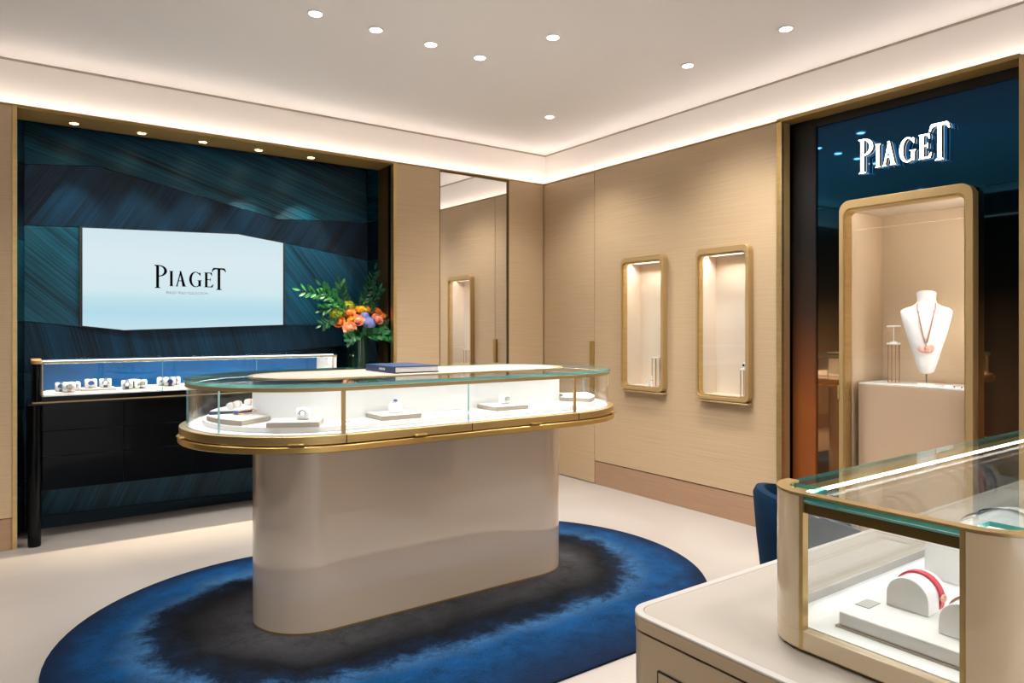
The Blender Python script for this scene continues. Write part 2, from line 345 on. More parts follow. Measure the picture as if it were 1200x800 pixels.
# ---- bronze portal of the feature recess
P = thing('trim_5', 'bronze lined portal around the blue feature wall', 'portal', (-2.71, .14, 0), kind='structure')
MB().box(-3.947, -3.924, -.004, .29, 0, ZP).build('jamb', 'gold', P); MB().box(-1.503, -1.474, -.004, .05, 0, ZP).build('jamb_edge', 'gold', P)
MB().box(-1.500, -1.48, .05, .29, 0, ZP).build('jamb', 'bronze_dark', P)
MB().box(-3.924, -1.503, .0, .29, ZP-.008, ZP).build('soffit', 'bronze', P)
MB().box(-3.93, -1.47, .28, .52, ZP+.06, ZP+.08).build('soffit_back', 'black_matte', P); MB().box(-3.93, -1.47, .275, .29, ZP-.008, ZP+.07).build('soffit_edge', 'black_matte', P)
for x, wd_ in zip((-3.63, -3.25, -2.872, -2.494, -2.108), ('leftmost', 'second from the left', 'middle', 'second from the right', 'rightmost')):
    t = thing('soffit_spotlight', 'tiny warm recessed spotlight, %s of five in the bronze soffit' % wd_, 'spotlight', (x, .165, ZP-.02), 'row of five spotlights in the bronze soffit')
    MB().lathe([(.038, ZP-.0075), (.038, ZP-.012), (.026, ZP-.014), (.026, ZP-.0075)], (x, .165, 0), 20).build('trim_ring', 'gold_bright', t)
    MB().lathe([(.024, ZP-.0130), (.024, ZP-.0078)], (x, .165, 0), 16).build('lens', 'lamp_warm', t)
    ld = bpy.data.lights.new('soffit_spot', 'SPOT'); ld.energy = 110; ld.spot_size = R(62); ld.spot_blend = .7; ld.shadow_soft_size = .02; ld.color = (1, .86, .66)
    lo = bpy.data.objects.new('soffit_spot', ld); COL.objects.link(lo); lo.parent = t; lo.location = (0, 0, -.002); lo.rotation_euler = (R(9), 0, 0)

# ---- feature wall of faceted straw marquetry panels
YF = .43
FW = thing('wall_feature', 'dark teal faceted straw marquetry feature wall behind the console', 'wall', (-2.71, YF, 0), kind='structure')
SA = {k: straw('straw_'+k, a, c1, c2, rough=r_) for k, a, c1, c2, r_ in (('a', -18, '#020d14', '#0e5c78', .34), ('b', 58, '#040e18', '#08304c', .34), ('c', -42, '#06202e', '#12566e', .34),
     ('d', -52, '#06263a', '#135878', .34), ('e', -76, '#03111c', '#083450', .34), ('f', -20, '#03111b', '#0c4460', .34), ('g', 66, '#03121c', '#0e4a62', .34), ('h', -2, '#02141c', '#083442', .35))}
xl, xr = -3.887, -1.537
b1 = [(xl, 2.345, 0), (-3.482, 2.381, -.02), (-2.279, 2.139, .0), (xr, 2.181, 0)]
b2 = [(xl, 1.955, 0), (-3.584, 1.97, .015), (-2.577, 2.003, .012), (-2.226, 1.961, .02), (xr, 1.863, 0)]
b3 = [(xl, 1.344, 0), (-3.584, 1.306, .015), (-3.325, 1.279, .012), (-2.226, 1.317, .02), (xr, 1.336, 0)]
b4 = [(xl, 1.02, -.01), (-2.6, 1.09, -.02), (xr, 1.172, 0)]
b5 = [(xl, .79, 0), (-2.4, .70, .02), (xr, .60, 0)]
b6 = [(xl, .31, -.005), (-2.4, .33, -.02), (xr, .36, 0)]
top = [(xl, 2.66, .03), (-2.7, 2.66, .03), (xr, 2.66, .03)]; b7 = [(xl, .085, 0), (xr, .05, 0)]; bot = [(xl, .0, .0), (xr, .0, .0)]
def facet(upper, lower, mt, parent=FW):
    loop = upper + lower[::-1]; cx = sum(p[0] for p in loop)/len(loop); cz = sum(p[1] for p in loop)/len(loop)
    ins = .0018; V = []
    for x, z, d in loop: V.append((x-math.copysign(min(ins, abs(x-cx)), x-cx), YF-.012+d, z-math.copysign(min(ins, abs(z-cz)), z-cz)))
    n = len(V); mb = MB(); mb.add(V + [(a, YF+.045, c) for a, _, c in V], [tuple(range(n))[::-1], tuple(range(n, 2*n))] + [(i, (i+1) % n, n+(i+1) % n, n+i) for i in range(n)])
    return mb.build('panel', 'straw_'+mt, parent, ang=3)
facet(top, b1, 'a'); facet(b1, b2, 'b'); facet(b2[:2], b3[:2], 'c'); facet(b2[3:], b3[3:], 'd'); facet(b3, b4, 'e'); facet(b4, b5, 'f'); facet(b5, b6, 'g'); facet(b6, b7, 'g'); facet(b7, bot, 'h')
MB().box(-3.93, -1.47, YF+.05, YF+.08, 0, 2.66).build('backing', 'black_matte', FW)
for xa_, ya_, xb_, yb_ in ((xl, YF-.012, -3.9235, .29), (xr, YF-.012, -1.501, .29)):
    for (z0, z1, mt) in ((2.26 if xa_ > -2 else 2.345, 2.66, 'a'), (1.86, 2.18 if xa_ > -2 else 2.34, 'b'), (1.34, 1.855, 'c'), (1.02, 1.335, 'e'), (.79, 1.015, 'f'), (.31, .785, 'g'), (0, .305, 'c')):
        if xa_ > -2 and mt == 'a': z0 = 2.185
        s = 1 if xa_ > -2 else -1
        MB().add([(xa_, ya_, z0), (xb_, yb_, z0), (xb_, yb_, z1), (xa_, ya_, z1), (xa_+.02*s, ya_+.03, z0), (xb_+.02*s, yb_+.01, z0), (xb_+.02*s, yb_+.01, z1), (xa_+.02*s, ya_+.03, z1)],
                 [(0, 1, 2, 3), (7, 6, 5, 4), (0, 4, 5, 1), (1, 5, 6, 2), (2, 6, 7, 3), (3, 7, 4, 0)]).build('side_panel', 'straw_'+mt, FW)

# ---- right wall (plane x = 0)
W = thing('wall_right', 'beige wood panelled wall on the right with two lit niches', 'wall', (.02, -1.2, 0), kind='structure')
NI = [(-1.485, -1.043, .822, 1.85), (-2.22, -1.787, .808, 1.85)]
holes = [(y0+.012, y1-.012, z0+.012, z1-.008) for y0, y1, z0, z1 in NI]
us = [-2.41, -.690] + [h[i] for h in holes for i in (0, 1)]; vz = [.198, ZP] + [h[i] for h in holes for i in (2, 3)]
flat(cells(MB(), us, vz, holes, 0, .05, T_x).build('panel', 'panel_wood', W))
MB().box(.25, .27, -2.41, .1, 0, ZP).build('backing', 'shadow_gap', W); MB().box(.80, .83, YB, .6, 0, ZC).build('light_seal', 'shadow_gap', W)  # unseen shell on this side too, blocking world light at panel gaps
MB().box(.001, .06, -.007, .049, 0, ZP).build('corner_trim', 'gold_satin', W)
o = MB().box(.004, .05, -2.41, -.690, 0, .19).build('baseboard_right', 'base_wood'); tag(o, 'pinkish brown wood baseboard along the right wall', 'baseboard', kind='structure')
D1 = thing('door_1', 'flush beige wood door in the room corner with slim gold pull', 'door', (.02, -.345, 0), kind='structure')
MB().box(0, .045, -.684, -.008, .006, ZP-.003).build('door_leaf', 'panel_wood', D1, bevel=.0015)
h = MB().box(-.022, .002, -.690, -.648, .7, 1.19).build('door_handle', 'bronze', D1, bevel=.002)
# ---- right recess with dark panels, sign and window
P = thing('trim_6', 'gold column and soffit framing the dark sign recess', 'portal', (.1, -3.0, 0), kind='structure')
MB().box(-.03, .0, -2.447, -2.411, 0, ZP).build('column', 'gold', P, bevel=.001)
MB().box(.0, .06, -2.447, -2.411, 0, ZP).build('column_side', 'gold_satin', P)
MB().box(.0, .14, -3.72, -2.447, ZP-.01, ZP).build('soffit', 'bronze', P); MB().box(-.03, .0, -3.72, -2.411, ZP-.01, ZP+.012).build('soffit_edge', 'bronze', P)
MB().box(-.03, .14, -3.78, -3.716, 0, ZP).build('column', 'gold_satin', P)
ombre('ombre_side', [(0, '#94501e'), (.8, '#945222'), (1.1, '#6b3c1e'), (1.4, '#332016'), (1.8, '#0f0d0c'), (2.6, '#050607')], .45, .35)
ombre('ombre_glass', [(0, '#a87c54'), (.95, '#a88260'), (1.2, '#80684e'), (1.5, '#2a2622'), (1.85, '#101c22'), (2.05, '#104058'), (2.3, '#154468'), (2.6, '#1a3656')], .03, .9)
RW = thing('wall_recess', 'dark ombre lacquered glass wall behind the sign and the display window', 'wall', (.1, -3.08, 0), kind='structure')
PX = .10
vy0, vy1, vz0, vz1 = -3.496, -2.787, .08, 2.045
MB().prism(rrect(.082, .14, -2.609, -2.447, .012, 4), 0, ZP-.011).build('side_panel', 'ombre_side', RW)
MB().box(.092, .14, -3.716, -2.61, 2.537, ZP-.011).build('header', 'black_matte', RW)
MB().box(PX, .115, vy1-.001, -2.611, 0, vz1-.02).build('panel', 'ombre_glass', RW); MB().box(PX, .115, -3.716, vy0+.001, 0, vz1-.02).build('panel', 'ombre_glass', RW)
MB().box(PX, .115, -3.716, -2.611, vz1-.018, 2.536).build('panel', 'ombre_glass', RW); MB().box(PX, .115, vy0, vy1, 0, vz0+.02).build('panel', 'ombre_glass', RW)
MB().box(.116, .14, -3.716, -2.45, 2.06, ZP-.011).build('backing', 'black_matte', RW); MB().box(.116, .14, vy1+.02, -2.45, 0, 2.06).build('backing', 'black_matte', RW); MB().box(.116, .14, -3.716, vy0-.02, 0, 2.06).build('backing', 'black_matte', RW)
# remaining right wall beyond the recess, out of frame
o = MB().box(0, .05, YB, -3.78, 0, ZP).build('wall_side', 'panel_wood'); tag(o, 'plain beige wall right of the sign recess', 'wall', kind='structure')

# ------------------------------------------------------------------ ceiling downlights
def downlight(x, y, label, group, k=1.):
    t = thing('ceiling_downlight', label, 'downlight', (x, y, ZC-.01), group)
    MB().lathe([(.042, ZC-.0005), (.042, ZC-.005), (.033, ZC-.008), (.030, ZC-.0005)], (x, y, 0), 24).build('trim_ring', 'white', t)
    MB().lathe([(.029, ZC-.0065), (.029, ZC-.001)], (x, y, 0), 20).build('lens', 'lamp_lens', t)
    ld = bpy.data.lights.new('downlight_beam', 'SPOT'); ld.energy = DOWN_W*k; ld.spot_size = R(125); ld.spot_blend = .8; ld.shadow_soft_size = .2; ld.color = (1, .972, .945)
    lo = bpy.data.objects.new('downlight_beam', ld); COL.objects.link(lo); lo.parent = t; lo.location = (0, 0, -.002)
for i, x in enumerate((-2.689, -2.357, -2.022, -1.691)):
    downlight(x, -1.545, 'recessed white downlight, %s of the four in a row over the island' % ('first from the left', 'second from the left', 'third from the left', 'last on the right')[i], 'ceiling downlights')
for x, y, l in ((-1.521, -2.022, 'single recessed downlight set apart just right of the row of four'), (-.629, -.875, 'recessed white downlight nearest the room corner'),
                (-.59, -2.177, 'recessed white downlight in front of the two wall niches'), (-.575, -2.833, 'recessed white downlight in front of the dark sign recess')):
    downlight(x, y, l, 'ceiling downlights', 1.25 if x > -1 else 1.)   # the lamps beside the wall run a little brighter
for x, y in ((-3.4, -2.9), (-4.4, -1.2), (-4.5, -3.0), (-2.2, -3.6), (-1.0, -4.3), (-2.6, -5.2), (-4.4, -5.2), (-1.2, -6.0), (-3.2, -6.8)):
    downlight(x, y, 'recessed fill downlight added out of frame to light the room', 'added fill downlights out of frame')  # unseen lamps, added because the room needed more light

# ================================================================== LETTERING (units: small capital = 96 high, word = 420 wide)
def glyphs():
    def rc(x0, x1, y0, y1): return [(x0, y0), (x1, y0), (x1, y1), (x0, y1)]
    def band(cx, cy, rx, ry, ix, iy, a0, a1, dx=0): return arc(cx, cy, rx, ry, a0, a1) + arc(cx+dx, cy, ix, iy, a1, a0)
    G = []
    G.append(('letter_p', [rc(9, 25, -14, 130), [(0, -14), (35, -14), (33, -11), (25, -7), (9, -7), (2, -11)], [(-2, 130), (25, 130), (25, 124), (9, 121), (-1, 126)],
        band(24, 94, 47, 36, 30, 30, 90, -90)]))
    G.append(('letter_i', [rc(88, 103, 0, 96), [(82, 0), (109, 0), (103, 5), (88, 5)], [(82, 96), (109, 96), (103, 91), (88, 91)]]))
    G.append(('letter_a', [[(123, 0), (130, 0), (151, 84), (147, 98)], [(143, 97), (152, 99), (178, 0), (160, 0)], [(117, 0), (138, 0), (133, 4), (122, 4)], [(154, 0), (184, 0), (179, 4), (160, 4)], rc(132, 165, 33, 38)]))
    G.append(('letter_g', [band(237, 48, 38, 50, 24, 45, 52, 325, 2), rc(254, 269, 4, 42), [(246, 44), (276, 44), (270, 39), (254, 39)], [(256, 84), (262, 94), (268, 88), (266, 70)], [(238, -2), (269, 8), (269, 20), (250, 6)]]))
    G.append(('letter_e', [rc(294, 309, 0, 96), [(287, 0), (340, 0), (346, 20), (342, 20), (330, 6), (294, 5)], [(287, 96), (335, 96), (338, 76), (334, 76), (326, 90), (294, 91)], rc(305, 326, 47, 52), [(326, 40), (329, 40), (329, 60), (326, 60)]]))
    G.append(('letter_t', [rc(371, 388, -15, 124), [(360, -15), (399, -15), (396, -12), (388, -8), (371, -8), (363, -12)],
        [(346, 128), (412, 128), (419, 121), (424, 103), (419, 103), (411, 114), (400, 118), (357, 118), (346, 113), (340, 101), (335, 102), (339, 120)]]))
    return G
# ------------------------------------------------------------------ screen
scr = thing('display_screen', 'large pale blue screen with black lettering on the feature wall', 'screen', (-2.9, .4, 1.28))
def scr_mat():
    m = bpy.data.materials.new('screen_picture'); m.use_nodes = True; nt = m.node_tree; nt.nodes.clear(); L = nt.links.new
    out = nt.nodes.new('ShaderNodeOutputMaterial'); e = nt.nodes.new('ShaderNodeEmission'); e.inputs[1].default_value = .76
    tc = nt.nodes.new('ShaderNodeNewGeometry'); sp = nt.nodes.new('ShaderNodeSeparateXYZ'); mr = nt.nodes.new('ShaderNodeMapRange')
    mr.inputs['From Min'].default_value = 1.28; mr.inputs['From Max'].default_value = 2.0
    rp = nt.nodes.new('ShaderNodeValToRGB'); el = rp.color_ramp.elements
    el[0].position = 0; el[0].color = lin('#c9e7f2'); el[1].position = .18; el[1].color = lin('#b8e0ef')
    for p_, c_ in ((.30, '#c4e6f0'), (.38, '#d6eef4'), (.7, '#dff0f5'), (1, '#d3e9f2')): k = el.new(p_); k.color = lin(c_)
    L(tc.outputs['Position'], sp.inputs[0]); L(sp.outputs['Z'], mr.inputs['Value']); L(mr.outputs[0], rp.inputs[0]); L(rp.outputs[0], e.inputs[0]); L(e.outputs[0], out.inputs[0])
    MATS['screen_picture'] = m
scr_mat()
sp_ = [(-3.568, 1.314), (-3.325, 1.285), (-2.243, 1.324), (-2.243, 1.955), (-2.577, 1.997), (-3.568, 1.964)]
MB().prism(sp_, .405, .41, T_y).build('screen_surface', 'screen_picture', scr, ang=10)
MB().prism([(-3.584, 1.306), (-3.325, 1.279), (-2.226, 1.317), (-2.226, 1.961), (-2.577, 2.003), (-3.584, 1.97)], .411, .428, T_y).build('bezel', 'black_matte', scr, ang=10)
sc = .476/424; x0 = -3.138; zb = 1.595
wl = thing_l = None
for nm, polys in glyphs():
    mb = MB()
    for p in polys: mb.prism([(x0+u*sc, zb+v*sc) for u, v in p], .4035, .4049, T_y)
    mb.build(nm, 'logo_black', scr)
cu = bpy.data.curves.new('caption', 'FONT'); cu.body = 'PIAGET POLO COLLECTION'; cu.size = .0235; cu.align_x = 'CENTER'; cu.extrude = .0003
co = bpy.data.objects.new('caption_tmp', cu); COL.objects.link(co)
dg = bpy.context.evaluated_depsgraph_get(); me = bpy.data.meshes.new_from_object(co.evaluated_get(dg)); bpy.data.objects.remove(co)
me.materials.clear(); me.materials.append(MATS['grey_print'])
xs = [v.co.x for v in me.vertices]; k = .272/(max(xs)-min(xs))
for v in me.vertices: v.co.x *= k
cap = bpy.data.objects.new('caption', me); COL.objects.link(cap); cap.parent = scr; cap.rotation_euler = (R(90), 0, 0); cap.location = Vector((-2.926, .404, 1.541))-WPOS['display_screen']

# ------------------------------------------------------------------ illuminated sign on the dark recess
sg = thing('illuminated_sign', 'white glowing raised letters on the dark blue panel above the window', 'sign', (.09, -3.12, 2.18))
sc = .484/424; y0 = -2.896; zb = 2.211
for nm, polys in glyphs():
    face, body, back = MB(), MB(), MB()
    for p in polys:
        q = [(y0-u*sc, zb+v*sc*1.2) for u, v in p]
        face.prism(q, .050, .052, T_x); body.prism(q, .052, .080, T_x); back.prism(q, .0803, .083, T_x)
    b_ = body.build(nm, 'gold', sg); face.build('lit_face', 'sign_face', b_); back.build('halo_light', 'sign_halo', b_)
    xs = [u for p in polys for u, v in p]; cu_ = sum(xs)/len(xs)
    MB().box(.083, .0995, y0-cu_*sc-.006, y0-cu_*sc+.006, zb+.03, zb+.042).build('standoff', 'steel', b_)

# ------------------------------------------------------------------ wall niches
def niche(y0, y1, z0, z1, label):
    t = thing('wall_niche', label, 'display niche', (-.05, (y0+y1)/2, z0), 'lit niches in the right wall')
    out = rrect(y0, y1, z0, z1, .045); o2 = rrect(y0+.022, y1-.014, z0+.024, z1-.042, .036); o3 = rrect(y0+.030, y1-.022, z0+.032, z1-.052, .032)
    MB().ring(out, o2, -.05, .0, T_x).build('outer_frame', 'gold_satin', t, bevel=.002)
    MB().ring(o2, o3, -.042, .004, T_x).build('inner_frame', 'gold', t)
    MB().prism(o3, -.036, -.032, T_x).build('glass_pane', 'glass', t)
    MB().box(-.055, -.002, y0+.004, y1-.004, z0-.016, z0-.005).build('lower_lip', 'gold_satin', t, bevel=.002)
    a0, a1, c0, c1, d = y0+.028, y1-.020, z0+.030, z1-.048, .15
    bx = MB()
    bx.box(d, d+.01, a0, a1, c0, c1).box(.003, d, a0-.008, a0, c0, c1).box(.003, d, a1, a1+.008, c0, c1).box(.055, d, a0-.008, a1+.008, c1, c1+.008).box(.003, .055, a0-.008, a1+.008, c1+.034, c1+.04).box(.055, .06, a0-.008, a1+.008, c1+.008, c1+.04)
    bx.build('lining', 'niche_inner', t); MB().box(.003, d, a0, a1, c0-.01, c0).build('shelf', 'niche_shelf', t)
    MB().box(.012, .045, a0+.06, a1-.05, c1+.024, c1+.032).build('led_strip', 'led_trough', t)
    return t
niche(*NI[0], 'gold framed lit wall niche nearer the corner door')
niche(*NI[1], 'gold framed lit wall niche nearer the gold column')
def rod_stand(x, y, z, h, r, label, topper='t', group=None):
    t = thing('jewellery_stand', label, 'jewellery stand', (x, y, z), group)
    MB().lathe([(r, z+h-.012), (r*1.05, z+h-.006), (r*.98, z+h)], (x, y, 0), 20).build('disc', 'white_gloss', t)
    for k in range(4):
        a = PI/4+k*PI/2; MB().tube([(x+r*.85*math.cos(a), y+r*.85*math.sin(a), z+.002), (x+r*.85*math.cos(a), y+r*.85*math.sin(a), z+h-.012)], .0026, 6).build('rod', 'rod_gold', t)
    MB().lathe([(r*.95, z), (r*.95, z+.003), (r*.8, z+.003)], (x, y, 0), 20).build('foot_ring', 'rose_gold', t)
    return t
zs = NI[0][2]+.030
rod_stand(.075, -1.30, zs, .225, .034, 'slim rose gold rod stand with white disc inside the farther niche', group='rod stands for jewellery')
for dx, dy, hh in ((.025, -1.305, .085), (.025, -1.265, .06)):
    t = thing('ring_holder', '%s white ring cone on the farther niche shelf' % ('taller' if hh > .07 else 'shorter'), 'ring holder', (dx, dy, zs), 'ring cones in the farther niche')
    MB().lathe([(.014, zs), (.014, zs+.004), (.009, zs+.006), (.004, zs+hh)], (dx, dy, 0), 14).build('cone', 'white_gloss', t)
    MB().tube([(dx+.0085*math.cos(a*PI/6), dy+.0085*math.sin(a*PI/6), zs+hh*.55) for a in range(12)], .0022, 6, closed=True).build('ring', 'steel', t)
zs = NI[1][2]+.030
rod_stand(.05, -2.118, zs, .19, .03, 'slim rose gold rod stand with white disc inside the nearer niche', group='rod stands for jewellery')
t = thing('ring_holder', 'white ring bust with a black stone on the rod stand in the nearer niche', 'ring holder', (.05, -2.118, zs+.19))
MB().lathe([(.012, zs+.19), (.009, zs+.205), (.012, zs+.22), (.006, zs+.235)], (.05, -2.118, 0), 14).build('cone', 'white_gloss', t); MB().ball((.039, -2.118, zs+.212), .008).build('stone', 'black_stone', t)

# ------------------------------------------------------------------ display window in the dark recess
t = thing('display_window', 'tall gold framed lit display window in the dark recess', 'display window', (.07, (vy0+vy1)/2, vz0))
out = rrect(vy0, vy1, vz0, vz1, .062, 8); o2 = rrect(vy0+.034, vy1-.026, vz0+.034, vz1-.05, .044, 8); o3 = rrect(vy0+.042, vy1-.034, vz0+.042, vz1-.06, .038, 8)
MB().ring(out, o2, .03, .0995, T_x).build('outer_frame', 'gold_satin', t, bevel=.003); MB().ring(o2, o3, .036, .112, T_x).build('inner_frame', 'gold', t)
MB().prism(o3, .042, .048, T_x).build('glass_pane', 'glass', t)
ya, yb, za, zt_ = vy0+.030, vy1-.030, vz0+.038, vz1-.052
MB().box(.48, .495, ya, yb, za, zt_).build('back_wall', 'vitrine_inner', t)
MB().box(.113, .48, ya-.015, ya, za, zt_).build('side_wall', 'vitrine_inner', t); MB().box(.113, .48, yb, yb+.015, za, zt_).build('side_wall', 'vitrine_inner', t)
MB().box(.113, .48, ya-.015, yb+.015, zt_, zt_+.015).build('top_wall', 'niche_shelf', t); MB().box(.113, .48, ya, yb, za-.015, za).build('bottom_wall', 'vitrine_inner', t)
MB().box(.114, .128, ya+.0005, ya+.006, 1.0, zt_-.06).build('led_strip', 'led_niche', t); MB().box(.114, .124, ya+.05, yb-.05, zt_-.005, zt_-.0005).build('led_strip', 'led_niche', t)
MB().box(.026, .034, vy1-.004, vy1+.006, .88, .96).build('hinge', 'gold', t)
t = thing('plinth', 'beige plinth inside the display window carrying the bust', 'plinth', (.3, -3.12, za))
MB().box(.135, .46, -3.44, -2.848, za, .967).build('body', 'plinth_paint', t, bevel=.003); MB().box(.135, .46, -3.44, -2.848, .9675, .978).build('top_slab', 'white_gloss', t, bevel=.002)
ZT = .978
# bust
SEC = [(0, .014, .018, 0), (.010, .036, .03, 0), (.05, .050, .036, -.004), (.13, .072, .042, -.010), (.21, .096, .050, -.012), (.29, .118, .054, -.006), (.335, .128, .050, .004), (.358, .130, .042, .012), (.372, .112, .038, .018),
       (.386, .072, .040, .02), (.40, .052, .041, .02), (.42, .046, .041, .018), (.455, .050, .046, .010)]
BX, BY, BZ, BROT = .27, -3.168, ZT+.062, R(-68)
def bw(p):  # bust local (front = -y) to world
    c, s = math.cos(BROT), math.sin(BROT); x, y, z = p; return (BX+c*x-s*y, BY+s*x+c*y, BZ+z)
def sec_at(z):
    for a, b in zip(SEC, SEC[1:]):
        if a[0] <= z <= b[0]: f = (z-a[0])/(b[0]-a[0]); return [a[i]+f*(b[i]-a[i]) for i in range(4)]
    return SEC[-1]
def front(x, z, off=.004):
    _, w_, d, c = sec_at(z); u = max(-.999, min(.999, x/w_)); return (x, c-d*math.sqrt(1-abs(u)**2.4)-off, z)
bt = thing('necklace_bust', 'white leather necklace bust on a short steel foot', 'bust', (BX, BY, ZT))
mb = MB(); n = 28; k0 = 0
for z, w_, d, c in SEC:
    for q in range(n):
        a = 2*PI*q/n; sx = math.copysign(abs(math.cos(a))**.85, math.cos(a)); sy = math.copysign(abs(math.sin(a))**.85, math.sin(a))
        tilt = (.018*math.sin(a)*-1 if z > .44 else 0)
        mb.v.append(bw((w_*sx, c+d*sy*(1 if sy < 0 else .55), z-tilt*-.9)))
for i in range(len(SEC)-1):
    for q in range(n): mb.f.append((i*n+q, i*n+(q+1) % n, (i+1)*n+(q+1) % n, (i+1)*n+q)); mb.m.append(0)
mb.f += [tuple(range(n))[::-1], tuple((len(SEC)-1)*n+q for q in range(n))]; mb.m += [0, 0]
mb.build('torso', 'bust_leather', bt, ang=50)
MB().tube([(BX, BY, ZT+.006), (BX, BY, BZ+.03)], .005, 8).build('post', 'steel', bt)
MB().lathe([(.05, ZT), (.05, ZT+.006), (.046, ZT+.008), (.006, ZT+.009)], (BX, BY, 0), 28).build('foot', 'white_gloss', bt)
nk = thing('necklace', 'long rose gold necklace with pink fan pendant on the white bust', 'necklace', bw(front(0, .13)))
path = []
for i in range(15):
    f = i/14; z = .40-(.40-.175)*f; x = .040*(1-f**1.3)+.004 if f > .15 else .044
    path.append(bw(front(x, z)))
path2 = []
for i in range(15):
    f = i/14; z = .40-(.40-.175)*f; x = -(.040*(1-f**1.3)+.004) if f > .15 else -.044
    path2.append(bw(front(x, z)))
MB().tube(path, .003, 6).build('chain', 'rose_gold', nk); MB().tube(path2, .003, 6).build('chain', 'rose_gold', nk)
for pp in (path, path2):
    for i in (6, 8, 10, 12): MB().ball(pp[i], .0042, 8, 5).build('bead', 'pink_stone' if i % 4 == 0 else 'rose_gold', nk)
    MB().ball(pp[3], (.008, .008, .006), 8, 5).build('bead', 'pink_stone', nk)
c0 = front(0, .15, .006)
for k in range(7):
    a = PI*(k/6); r_ = .030
    MB().ball(bw((c0[0]+r_*math.cos(a), c0[1]-.003, .150-.012*math.sin(a)-.004)), (.012, .012, .017), 8, 6).build('petal', 'pink_stone', nk)
MB().ball(bw((0, c0[1]-.006, .146)), (.012, .012, .010), 10, 6).build('petal_heart', 'rose_gold', nk)
MB().ball(bw((0, c0[1]-.002, .165)), .005, 8, 5).build('clasp', 'rose_gold', nk)
es = rod_stand(.26, -2.992, ZT, .235, .036, 'tall rose gold rod stand with white disc beside the bust', group='rod stands for jewellery')
t = thing('earring_holder', 'small white T-bar earring holder on the rod stand', 'earring holder', (.26, -2.992, ZT+.235))
MB().lathe([(.02, ZT+.235), (.02, ZT+.24), (.004, ZT+.244)], (.26, -2.992, 0), 14).build('base', 'white_gloss', t)
MB().tube([(.26, -2.992, ZT+.24), (.26, -2.992, ZT+.330)], .003, 8).build('post', 'white_gloss', t); MB().tube([(.26, -3.030, ZT+.330), (.26, -2.954, ZT+.330)], .005, 8).build('cross_bar', 'white_gloss', t)
for y, l in ((-3.020, 'rose gold hoop earring at the right end of the T-bar'), (-2.964, 'rose gold hoop earring at the left end of the T-bar')):
    e_ = thing('earring', l, 'earring', (.255, y, ZT+.29), 'pair of hoop earrings')
    MB().tube([(.252, y+.011*math.cos(a*PI/8), ZT+.312+.012*math.sin(a*PI/8)-.01) for a in range(16)], .0024, 6, closed=True).build('hoop', 'rose_gold', e_)
    MB().ball((.249, y, ZT+.290), .004, 8, 5).build('stone', 'diamond', e_)
for y in (-3.36, -3.395):
    t = thing('ring', 'tiny dark set ring on the plinth top, %s' % ('the one nearer the bust' if y > -3.38 else 'the one at the right end'), 'ring', (.165, y, ZT), 'two rings on the plinth')
    MB().tube([(.165+.009*math.cos(a*PI/6), y+.009*math.sin(a*PI/6), ZT+.0025) for a in range(12)], .0022, 6, closed=True).build('band', 'steel', t); MB().ball((.156, y, ZT+.005), .004, 8, 5).build('stone', 'black_stone', t)
t = thing('price_card', 'small clear name card on the plinth edge', 'card', (.16, -3.33, ZT)); MB().prism([(.15, ZT), (.17, ZT), (.161, ZT+.012), (.159, ZT+.012)], -3.345, -3.31, lambda u, v, w_: (u, w_, v)).build('card', 'white_gloss', t)

